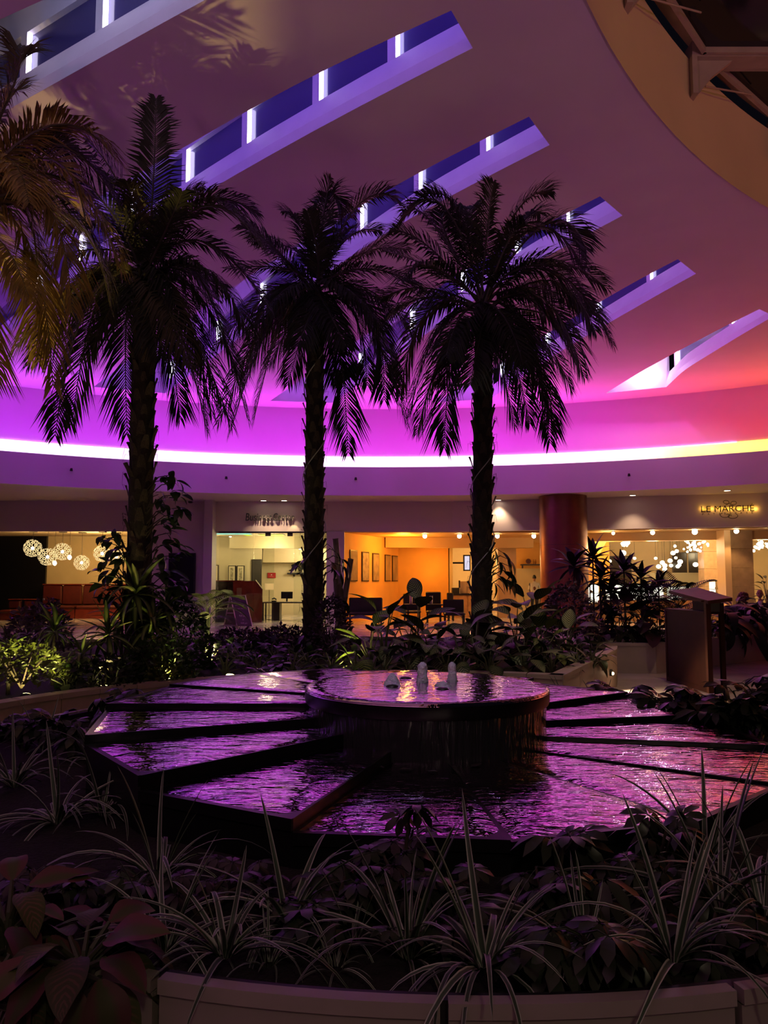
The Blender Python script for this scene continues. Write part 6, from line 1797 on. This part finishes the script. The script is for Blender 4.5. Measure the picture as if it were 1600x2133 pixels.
spider(90,1560,'pale grassy tuft beside the left fountain step',.34,26,seed=18)
spider(200,1590,'pale grassy tuft close to the left corner of the fountain',.34,26,seed=19)

def fb(px, py): return atz(px, py, .42)
umbrella('umbrella plant low left with purple tinted leaves beside the striped blades', fb(420,1900), 0.13, 17, 1, UMBP, 0.68, flat=True)
umbrella('umbrella plant at the left edge above the pink leaves', fb(90,1890), 0.12, 20, 2, UMBP, 0.72, flat=True)
umbrella('umbrella plant left of the big pink leaves, dark', fb(240,1880), 0.11, 17, 3, UMB, 0.68, flat=True)
umbrella('umbrella plant standing against the left front wedge', fb(690,1930), 0.14, 24, 4, UMB, 0.75, flat=True)
umbrella('tall umbrella plant in the middle reaching up to the water edge', fb(850,1900), 0.15, 24, 5, UMB, 0.68, flat=True)
umbrella('umbrella plant with yellowish top leaves before the middle wedge', fb(830,1860), 0.14, 14, 6, UMBP, 0.68, flat=True)
umbrella('umbrella plant right of the centre, before the lowest wedge', fb(1130,1900), 0.15, 25, 7, UMB, 0.75, flat=True)
umbrella('umbrella plant hanging leaves over the rim, right of centre', fb(1210,1985), 0.10, 20, 8, UMB, 0.75, flat=True)
umbrella('umbrella plant before the red water, upper right', fb(1350,1880), 0.14, 24, 9, UMB, 0.68, flat=True)
umbrella('umbrella plant low behind the broad spider plant', fb(1060,1960), 0.10, 17, 10, UMB, 0.68, flat=True)
umbrella('umbrella plant between the left rim and the dark plinth', fb(620,1880), 0.10, 14, 11, UMBP, 0.62, flat=True)
umbrella('dark umbrella plant filling the gap at the middle rim joint', fb(940,1960), 0.10, 16, 12, UMB, 0.68, flat=True)
umbrella('umbrella plant near the right rim joint', fb(1480,1980), 0.10, 16, 13, UMB, 0.68, flat=True)
umbrella('umbrella sprig with yellowish leaves standing up before the middle water wedge', fb(840,1850), .30, 7, 41, UMBP, .8, spread=.08, nst=2)
umbrella('umbrella sprig standing up before the seam of the two front wedges', fb(1160,1850), .24, 6, 42, UMB, .8, spread=.06, nst=2)
umbrella('umbrella sprig standing up before the red lit water', fb(1370,1840), .26, 8, 43, UMB, .8, spread=.08, nst=2)
umbrella('umbrella plant drooping leaves over the front rim, below the broad spider plant', atz(1240,2012,.47), .12, 16, 44, UMB, .85, spread=.10, nst=3, flat=True)
umbrella('umbrella sprig hanging over the rim just left of the drooping one', atz(1160,2025,.47), .08, 9, 45, UMB, .85, spread=.08, nst=3, flat=True)
# big pink veined leaves hanging over the rim in the lower left corner
leafy('pink_leaf_plant', 'broad pink and olive leaves hanging over the planter in the lower left corner', Vector((-.86,2.36,.46)), CALA, 30, .21, 4, .16, .13, M_STEM, pmin=-1.2, pmax=.7)
leafy('pink_leaf_plant', 'second clump of pink veined leaves at the very bottom left edge', Vector((-1.10,2.30,.42)), CALA, 26, .21, 5, .16, .10, M_STEM, pmin=-1.3, pmax=.5)
leafy('pink_leaf_plant', 'upper clump of pink veined leaves at the left edge', Vector((-1.15,2.52,.46)), CALA, 22, .19, 6, .16, .20, M_STEM, pmin=-.9, pmax=.8)

# ---- beside the fountain, left and right --------------------------------------------------
umbrella('umbrella plant in front of the stone wall, left of the fountain', atz(150,1575,.42), .20, 20, 21, UMB, .95)
umbrella('umbrella plant overlapping the stone wall at the left edge', atz(50,1560,.42), .24, 20, 22, UMB, 1.0)
umbrella('umbrella sprig before the stone wall, touching the upper left wedge', atz(240,1510,.42), .18, 12, 23, UMB, .95)
umbrella('umbrella sprig on the stone wall above the back wedge, left', atz(265,1485,.46), .20, 8, 24, UMB, .95, spread=.12)
umbrella('umbrella sprig above the golden back wedge', atz(545,1452,.46), .26, 12, 25, UMB, 1.15, spread=.14)
umbrella('umbrella plant right of the fountain before the walkway', atz(1290,1500,.42), .24, 22, 26, UMB, 1.15)
umbrella('tall umbrella plant below the reading desk', atz(1420,1530,.42), .34, 28, 27, UMB, 1.2)
umbrella('umbrella plant at the right edge above the upper right wedge', atz(1570,1560,.42), .38, 34, 28, UMB, 1.2)
umbrella('umbrella plant between the right wedges and the walkway', atz(1350,1510,.42), .22, 18, 29, UMB, 1.1)
umbrella('umbrella plant furthest right, cut by the picture edge', atz(1620,1530,.42), .40, 26, 30, UMB, 1.2)
umbrella('umbrella plant low on the right beside the glittering wedge', atz(1480,1545,.42), .28, 24, 31, UMB, 1.15)
spider(1180,1470,'grassy tuft behind the right rim of the basin',.34,20,seed=33,group='grassy tufts beside the walkway')
spider(1255,1490,'grassy tuft beside the walkway right of the basin',.36,20,seed=34,group='grassy tufts beside the walkway')
spider(1130,1460,'grassy tuft closest to the right rim of the basin',.26,16,seed=35,group='grassy tufts beside the walkway')

# ---- palm bed: tall plants ------------------------------------------------------------------
dracaena(113,1316,8.6,'striped dracaena rosette on a thin stem, lit from the left',.44,24,seed=1,group='striped dracaenas left of the tall palm')
dracaena(226,1322,8.8,'striped dracaena rosette before the red booths, next to the palm',.46,26,seed=2,group='striped dracaenas left of the tall palm')
dracaena(283,1238,9.0,'highest dracaena rosette in front of the tall palm trunk',.58,30,seed=3,group='striped dracaenas left of the tall palm',pmin=-.8)
dracaena(20,1350,7.9,'bright dracaena sprout at the left edge beside the floodlit leaves',.30,14,seed=4,group='striped dracaenas left of the tall palm',pmin=.3)
dracaena(318,1300,9.0,'dracaena with drooping lit leaves right of the palm trunk',.50,30,seed=5,group='striped dracaenas left of the tall palm',pmin=-1.0)
dracaena(345,1270,9.3,'dracaena catching yellow light below the climbing plant',.46,26,seed=6,group='striped dracaenas left of the tall palm',pmin=-.9)
dracaena(170,1365,8.4,'low dracaena between the two striped rosettes',.36,20,seed=7,group='striped dracaenas left of the tall palm')
dracaena(255,1290,9.4,'dark dracaena behind the highest rosette',.46,24,seed=8,group='striped dracaenas left of the tall palm',pmin=-.8)

def bedp(px, py): return atz(px, py, .50)
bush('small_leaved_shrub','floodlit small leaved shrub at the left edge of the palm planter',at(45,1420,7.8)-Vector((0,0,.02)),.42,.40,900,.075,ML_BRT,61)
bush('small_leaved_shrub','dark shrub under the striped dracaenas',Vector((-2.9,8.35,.47)),.45,.34,800,.085,ML_DARK,62)
bush('small_leaved_shrub','dark shrub at the foot of the tall palm',Vector((-2.45,8.75,.47)),.40,.55,900,.085,ML_POTH,63)
bush('small_leaved_shrub','dark mound of leaves below the climber right of the tall palm',Vector((-2.45,9.45,.47)),.42,.95,1300,.09,ML_POTH,64)
bush('small_leaved_shrub','floodlit sprigs right of the tall palm foot',Vector((-2.35,8.6,.47)),.24,.26,260,.08,ML_BRT,65)
bush('purple_shrub','purple shrub before the red booths, left',at(70,1290,11.6)-Vector((0,0,.55)),.42,.75,1100,.09,ML_PURB,66,'purple shrubs')
bush('purple_shrub','purple shrub before the red booths, right',at(100,1280,12.2)-Vector((0,0,.62)),.36,.85,1000,.09,ML_PURB,67,'purple shrubs')
bush('purple_shrub','round purple shrub right of the middle palm trunk',at(690,1290,11.0)-Vector((0,0,.55)),.30,.85,1300,.08,ML_PURB,68,'purple shrubs')
bush('purple_shrub','round purple shrub left of the copper column foot',at(1185,1260,13.0)-Vector((0,0,.60)),.46,.95,1500,.09,ML_PURB,69,'purple shrubs')
bush('purple_shrub','purple shrub between the sign stand and the middle palm',at(600,1320,12.0)-Vector((0,0,.3)),.62,.40,1300,.09,ML_PURB,70,'purple shrubs')
bush('purple_shrub','purple shrub at the foot of the sign stand',at(500,1325,12.2)-Vector((0,0,.25)),.62,.36,1200,.09,ML_PURB,71,'purple shrubs')

# climber on the tall palm: leaves on thin stems both sides of the trunk
rnd = random.Random(77)
t = thing('climbing_plant', 'leafy climber hugging the trunk of the tall palm', 'climbing plant', (b1.x,b1.y-.1,.48))
spray = [(338,1000),(352,990),(365,1005),(372,1030),(350,1035),(330,1030),(345,1060),(370,1058),(378,1070),(360,1080),(340,1090),(325,1075),(352,1110),(366,1130),(345,1135),(330,1120),(372,1155),(350,1165),(330,1160),(340,1190),(360,1200),(325,1195),(345,1220),(365,1230),(330,1240),(382,1210),(355,1250),
         (238,1110),(226,1130),(215,1120),(250,1130),(240,1150),(222,1165),(208,1180),(236,1185),(250,1200),(225,1210),(212,1225),(243,1235),(228,1250),(256,1170),(262,1150),(258,1220)]
stemmb = MB()
for k,(px,py) in enumerate(spray):
    q = at(px,py,b1.y-.15+rnd.uniform(-.15,.15)) - Vector((b1.x,b1.y-.1,.48))
    sgn = 1 if px > 290 else -1
    root = Vector((sgn*.13, -.1, q.z-.18))
    stemmb.tube([root, root.lerp(q,.5)+Vector((0,0,.06)), q], [.008,.006,.004], 4)
    for j in range(4):
        az = (0 if sgn > 0 else PI) + rnd.uniform(-1.3,1.3) - .4*sgn
        add_leaf(t, POTH[rnd.randrange(2)], q + Vector((rnd.uniform(-.05,.05),rnd.uniform(-.05,.05),rnd.uniform(-.06,.06))), az, rnd.uniform(-.9,.5), rnd.uniform(.13,.22), rnd.uniform(-.5,.5))
tag(obj('vine_stems', stemmb, M_STEMB, t, world=False), kind='stuff')
# climber sprigs on the other two trunks
for (pp, sp, nm) in ((b2, [(690,1140),(700,1150),(712,1165),(716,1180),(695,1185),(705,1195),(628,1168),(640,1160),(690,1170),(700,1255),(712,1250)], 'sprigs of a climber on the middle palm trunk'), (b3, [(1030,1145),(1045,1150),(1058,1165),(1040,1170),(1062,1180),(1050,1190),(1065,1195),(1040,1200),(1056,1212),(1030,1215)], 'drooping climber sprigs on the right palm trunk')):
    t = thing('climbing_plant', nm, 'climbing plant', (pp.x,pp.y-.1,1.0)); smb = MB()
    for k,(px,py) in enumerate(sp):
        q = at(px,py,pp.y-.1) - Vector((pp.x,pp.y-.1,1.0)); sgn = 1 if q.x > 0 else -1
        root = Vector((sgn*.11,0,q.z-.05)); smb.tube([root, root.lerp(q,.6)+Vector((0,0,.07)), q], [.008,.006,.004], 4)
        for j in range(2): add_leaf(t, POTH[j], q, (0 if sgn > 0 else PI)+rnd.uniform(-.6,.6), rnd.uniform(-1.3,-.5), rnd.uniform(.18,.27), rnd.uniform(-.4,.4))
    tag(obj('vine_stems', smb, M_STEMB, t, world=False), kind='stuff')

# small feather palms
def areca(label, px, py, y, n, size, seed, meshes=AREC, z=.48, group='small feather palms', hh=.5):
    rnd = random.Random(seed); c = at(px,py,y); t = thing('feather_palm', label, 'plant', (c.x,c.y,z), group); mb = MB()
    for k in range(n):
        a = k*2.39996; pt = rnd.uniform(.35,1.2); h_ = (c.z-z)*rnd.uniform(.6,1.0)
        p_ = Vector((.04*math.cos(a),.04*math.sin(a),h_)); mb.tube([(0,0,-.03), p_], [.012,.008], 5)
        add_leaf(t, meshes[rnd.randrange(2)], p_, a+rnd.uniform(-.3,.3), pt, size*rnd.uniform(.75,1.1), 0, 'frond')
    obj('stems', mb, M_STEM, t, world=False)
    return t
areca('floodlit small feather palm left of the sign stand', 432,1262,10.4,16,.60,3)
areca('dark feather palm before the bright display case', 1340,1255,15.2,18,.95,4,ARECD)
areca('dark feather palm left of the reading desk top', 1410,1262,15.6,18,.95,5,ARECD)
areca('dark feather palm under the ti plants', 1275,1268,15.8,14,.80,6,ARECD)

# dumb canes round the right palm
dc = [(800,1290,9.9,.34,14,'dumb cane with upright leaf before the dark lounge bench',DIEF),(770,1345,9.6,.36,12,'bright green dumb cane next to the floodlit leaves',DIEFY),(850,1330,9.9,.34,14,'dumb cane left of the right palm, pale veins',DIEF),(900,1340,9.7,.34,14,'dumb cane straight behind the basin jets',DIEF),(960,1350,9.6,.34,14,'dumb cane at the foot of the right palm, left',DIEF),(1020,1370,9.5,.34,12,'dumb cane hanging a large leaf over the basin edge',DIEF),(1075,1300,10.4,.38,16,'tall dumb cane right of the right palm trunk',DIEF),(1110,1265,11.2,.36,14,'highest dumb cane, before the copper column',DIEF),(1130,1330,10.3,.34,14,'dumb cane with yellowing leaves on the right slope',DIEFY),(1180,1330,10.8,.34,14,'dumb cane at the right end of the palm planter',DIEF),(1090,1360,9.9,.32,12,'low dumb cane above the right coping',DIEF),(870,1290,10.6,.36,12,'dumb cane before the dark lounge chairs',DIEF),(990,1310,10.2,.34,12,'dumb cane wrapped round the right palm foot',DIEF)]
for k,(px,py,y,sz,n,lab,ms) in enumerate(dc):
    c = at(px,py,y); hgt = max(.30, c.z-.48+.16)
    leafy('dumb_cane', lab, Vector((c.x,c.y,.49)), ms, n, sz*1.22, 100+k, .26, hgt, group='dumb canes round the right palm', pmin=-.5, pmax=1.2)
leafy('croton', 'yellow and orange croton leaves at the foot of the middle palm', bedp(668,1345)+Vector((0,.3,0)), GOLD, 14, .20, 131, .20, .34, group=None)
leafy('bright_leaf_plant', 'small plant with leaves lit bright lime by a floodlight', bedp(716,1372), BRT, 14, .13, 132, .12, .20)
# ground plants along the coping
gp = []
rnd = random.Random(91)
spots = [(405,1372),(440,1355),(470,1380),(505,1350),(540,1375),(575,1352),(610,1378),(640,1360),(565,1330),(690,1385),(740,1385),(800,1388),(850,1385),(360,1395),(330,1400),(290,1405),(240,1412),(190,1425),(140,1432),(470,1335),(430,1325),(520,1330),(620,1335),(655,1330),(1150,1370),(1200,1350),(1235,1345),(930,1390)]
for k,(px,py) in enumerate(sorted(spots)):
    y = 8.9 + (1400-py)*.03 if px > 330 else 7.9 + (1440-py)*.022
    p = at(px,py,y); p.z = .49
    leafy('ground_plant', 'low dark leaved plant along the palm planter coping, ' + ORDN[k] + ' from the left edge', p, DARK if k % 3 else POTH, 13, .20, 200+k, .20, .26, group='low dark plants along the palm planter coping')
# bamboo poles
M_BAMB = mat('pale pink bamboo', (.34,.22,.20), .5, noise=.15, nscale=8)
for k,((xa,ya_),(xb2,yb2)) in enumerate((((699,1122),(712,1262)),((731,1164),(716,1262)),((700,1205),(703,1262)))):
    yy = 13.6; top, bot = at(xa,ya_,yy), at(xb2,yb2,yy); bot = bot + (bot-top).normalized()*((bot.z-.0)/max(.01,(top-bot).normalized().z))*1.0; bot.z = .0
    t = thing('bamboo_pole', ['longest bamboo pole leaning behind the middle palm','bamboo pole leaning to the right before the orange wall','short bamboo stump between the leaning poles'][k], 'pole', bot, 'bamboo poles by the middle palm')
    n = 6
    for i in range(n):
        p_, q_ = bot.lerp(top, i/n), bot.lerp(top, (i+1)/n); obj('segment', MB().tube([p_, p_.lerp(q_,.04), p_.lerp(q_,.96), q_], [.058,.050,.050,.058], 10), M_BAMB, t, smooth=True)

# ---- side planter -----------------------------------------------------------------------------
ti = [(1195,1180,15.0,.55,20,'tallest dark ti plant before the copper column'),(1235,1165,15.2,.55,22,'dark ti plant right of the copper column'),(1250,1205,15.0,.50,20,'ti plant with purple leaves over the narrow display case'),(1300,1190,15.4,.50,20,'ti plant before the long display case'),(1335,1205,15.6,.45,18,'ti plant leaning toward the feather palms'),(1272,1235,14.9,.46,16,'low ti plant under the tall ones')]
for k,(px,py,y,sz,n,lab) in enumerate(ti): dracaena(px,py,y,lab,sz,n,.45,300+k,TI,'dark ti plants in the side planter','ti_plant',pmin=-.5)
dracaena(1228,1318,13.0,'pink ti plant sprouting low at the end of the palm planter',.34,14,.47,310,TIP,None,'ti_plant',pmin=.0)
dracaena(1372,1222,15.9,'spiky sprout above the reading desk',.40,12,.45,311,TI,None,'ti_plant',pmin=.2)
for k,(px,py,y,lab) in enumerate(((1305,1270,14.7,'very broad dark purple leaves left of the reading desk'),(1350,1290,14.5,'broad purple leaves hanging toward the reading desk'),(1265,1295,14.6,'broad purple leaves over the side planter corner'))):
    c = at(px,py,y); leafy('elephant_ear', lab, Vector((c.x,c.y,.46)), PURBIG, 12, .48, 320+k, .34, max(.4,c.z-.4), M_STEM, 'broad purple leaved plants in the side planter', pmin=-.5, pmax=.9)
for k,(px,py,y,lab) in enumerate(((1510,1285,15.6,'hanging leaf plant spilling over the wall right of the reading desk'),(1555,1285,16.0,'hanging leaf plant with the longest leaves, below the seated people'),(1595,1280,16.5,'hanging leaf plant at the right edge'),(1530,1268,16.4,'purple topped leaf plant before the seated people'),(1580,1262,16.9,'purple topped leaf plant at the right, behind the hanging ones'))):
    c = at(px,py,y); leafy('hanging_leaf_plant', lab, Vector((c.x,c.y,.47)), HANG if k < 3 else TI, 20, .62 if k < 3 else .45, 330+k, .26, max(.35,c.z-.35), M_STEM, 'leafy plants along the right side planter', pmin=-.9, pmax=.8)
for k,(px,py,y) in enumerate(((1250,1335,14.4),(1290,1330,14.4),(1330,1335,14.35),(1370,1335,14.4),(1400,1300,15.0),(1440,1300,15.4),(1470,1295,15.5))):
    p = at(px,py,y); p.z = .46
    leafy('ground_plant', 'low dark plant in the side planter, ' + ORDN[k] + ' counted from the palm planter end', p, DARK, 14, .34, 350+k, .30, .5, group='low dark plants in the side planter')

# pot plant in the bright room at far right
p = at(1592,1240,24.0); c = Vector((p.x+.1,24.0,0))
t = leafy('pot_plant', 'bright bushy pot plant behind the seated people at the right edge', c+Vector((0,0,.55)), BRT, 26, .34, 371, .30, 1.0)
obj('pot', MB().lathe([(.16,-.55),(.22,-.1),(.22,-.02),(.19,-.02),(.17,-.06)], 16), mat('dark pot',(.02,.015,.012),.4), t, world=False, smooth=True)

# ---- garden floodlights among the plants -----------------------------------------------------------
def flood(px, py, y, tgt, en, col, spot, label, z=.52, lens=6):
    p = at(px,py,y); p.z = z; tg = Vector(tgt); d = (tg-p).normalized()
    t = thing('garden_floodlight', label, 'lamp', p, 'garden floodlights')
    obj('housing', MB().tube([p-d*.09, p], [.045,.055], 12), M_BLACK, t); obj('lens', MB().tube([p, p+d*.008], .047, 12), glow('flood lens',(1,.9,.35),lens), t); obj('spike', MB().tube([p-d*.05, (p.x,p.y,.40)], .012, 6), M_BLACK, t)
    lamp('garden_floodlight_beam','SPOT', p+d*.03, en*L_UPLIGHT, col, tg, .04, spot=spot, blend=.6)
YG = (1,.85,.28)
flood(55,1432,7.55,at(70,1330,8.0),22,YG,110,'garden floodlight hidden in the bright shrub at the left edge')
flood(352,1390,8.75,at(340,1270,9.1),60,YG,95,'garden floodlight lighting the dracaenas at the tall palm foot')
flood(438,1300,10.15,at(436,1240,10.6),24,(1,.84,.36),120,'garden floodlight under the small feather palm',z=.58)
flood(722,1362,9.35,at(714,1330,9.5),22,YG,120,'garden floodlight lighting lime leaves right of the middle palm')
# uplights for the palm crowns: they throw frond shadows on the ceiling
flood(-150,1420,7.3,(c4.x+.7,c4.y-.2,6.0),560,(1,.68,.20),48,'garden floodlight aimed up at the golden palm crown')
flood(215,1400,8.3,(b1.x+.2,b1.y+.3,8.0),38,(1,.62,.28),60,'garden floodlight aimed up the tall palm')
flood(480,1380,9.2,at(640,40,8.0),15,(1,.62,.28),55,'garden floodlight aimed at the ceiling between the palms')
# the planter goes on round to the right, beyond the picture
for k, dg_ in enumerate((318, 330, 342, 354, 6)):
    p_ = fp(2.72, dg_, .42)
    umbrella('umbrella plant further round the fountain planter, beyond the right picture edge', p_, .22, 18, 60+k, UMB, .95, group='umbrella plants beyond the right edge')
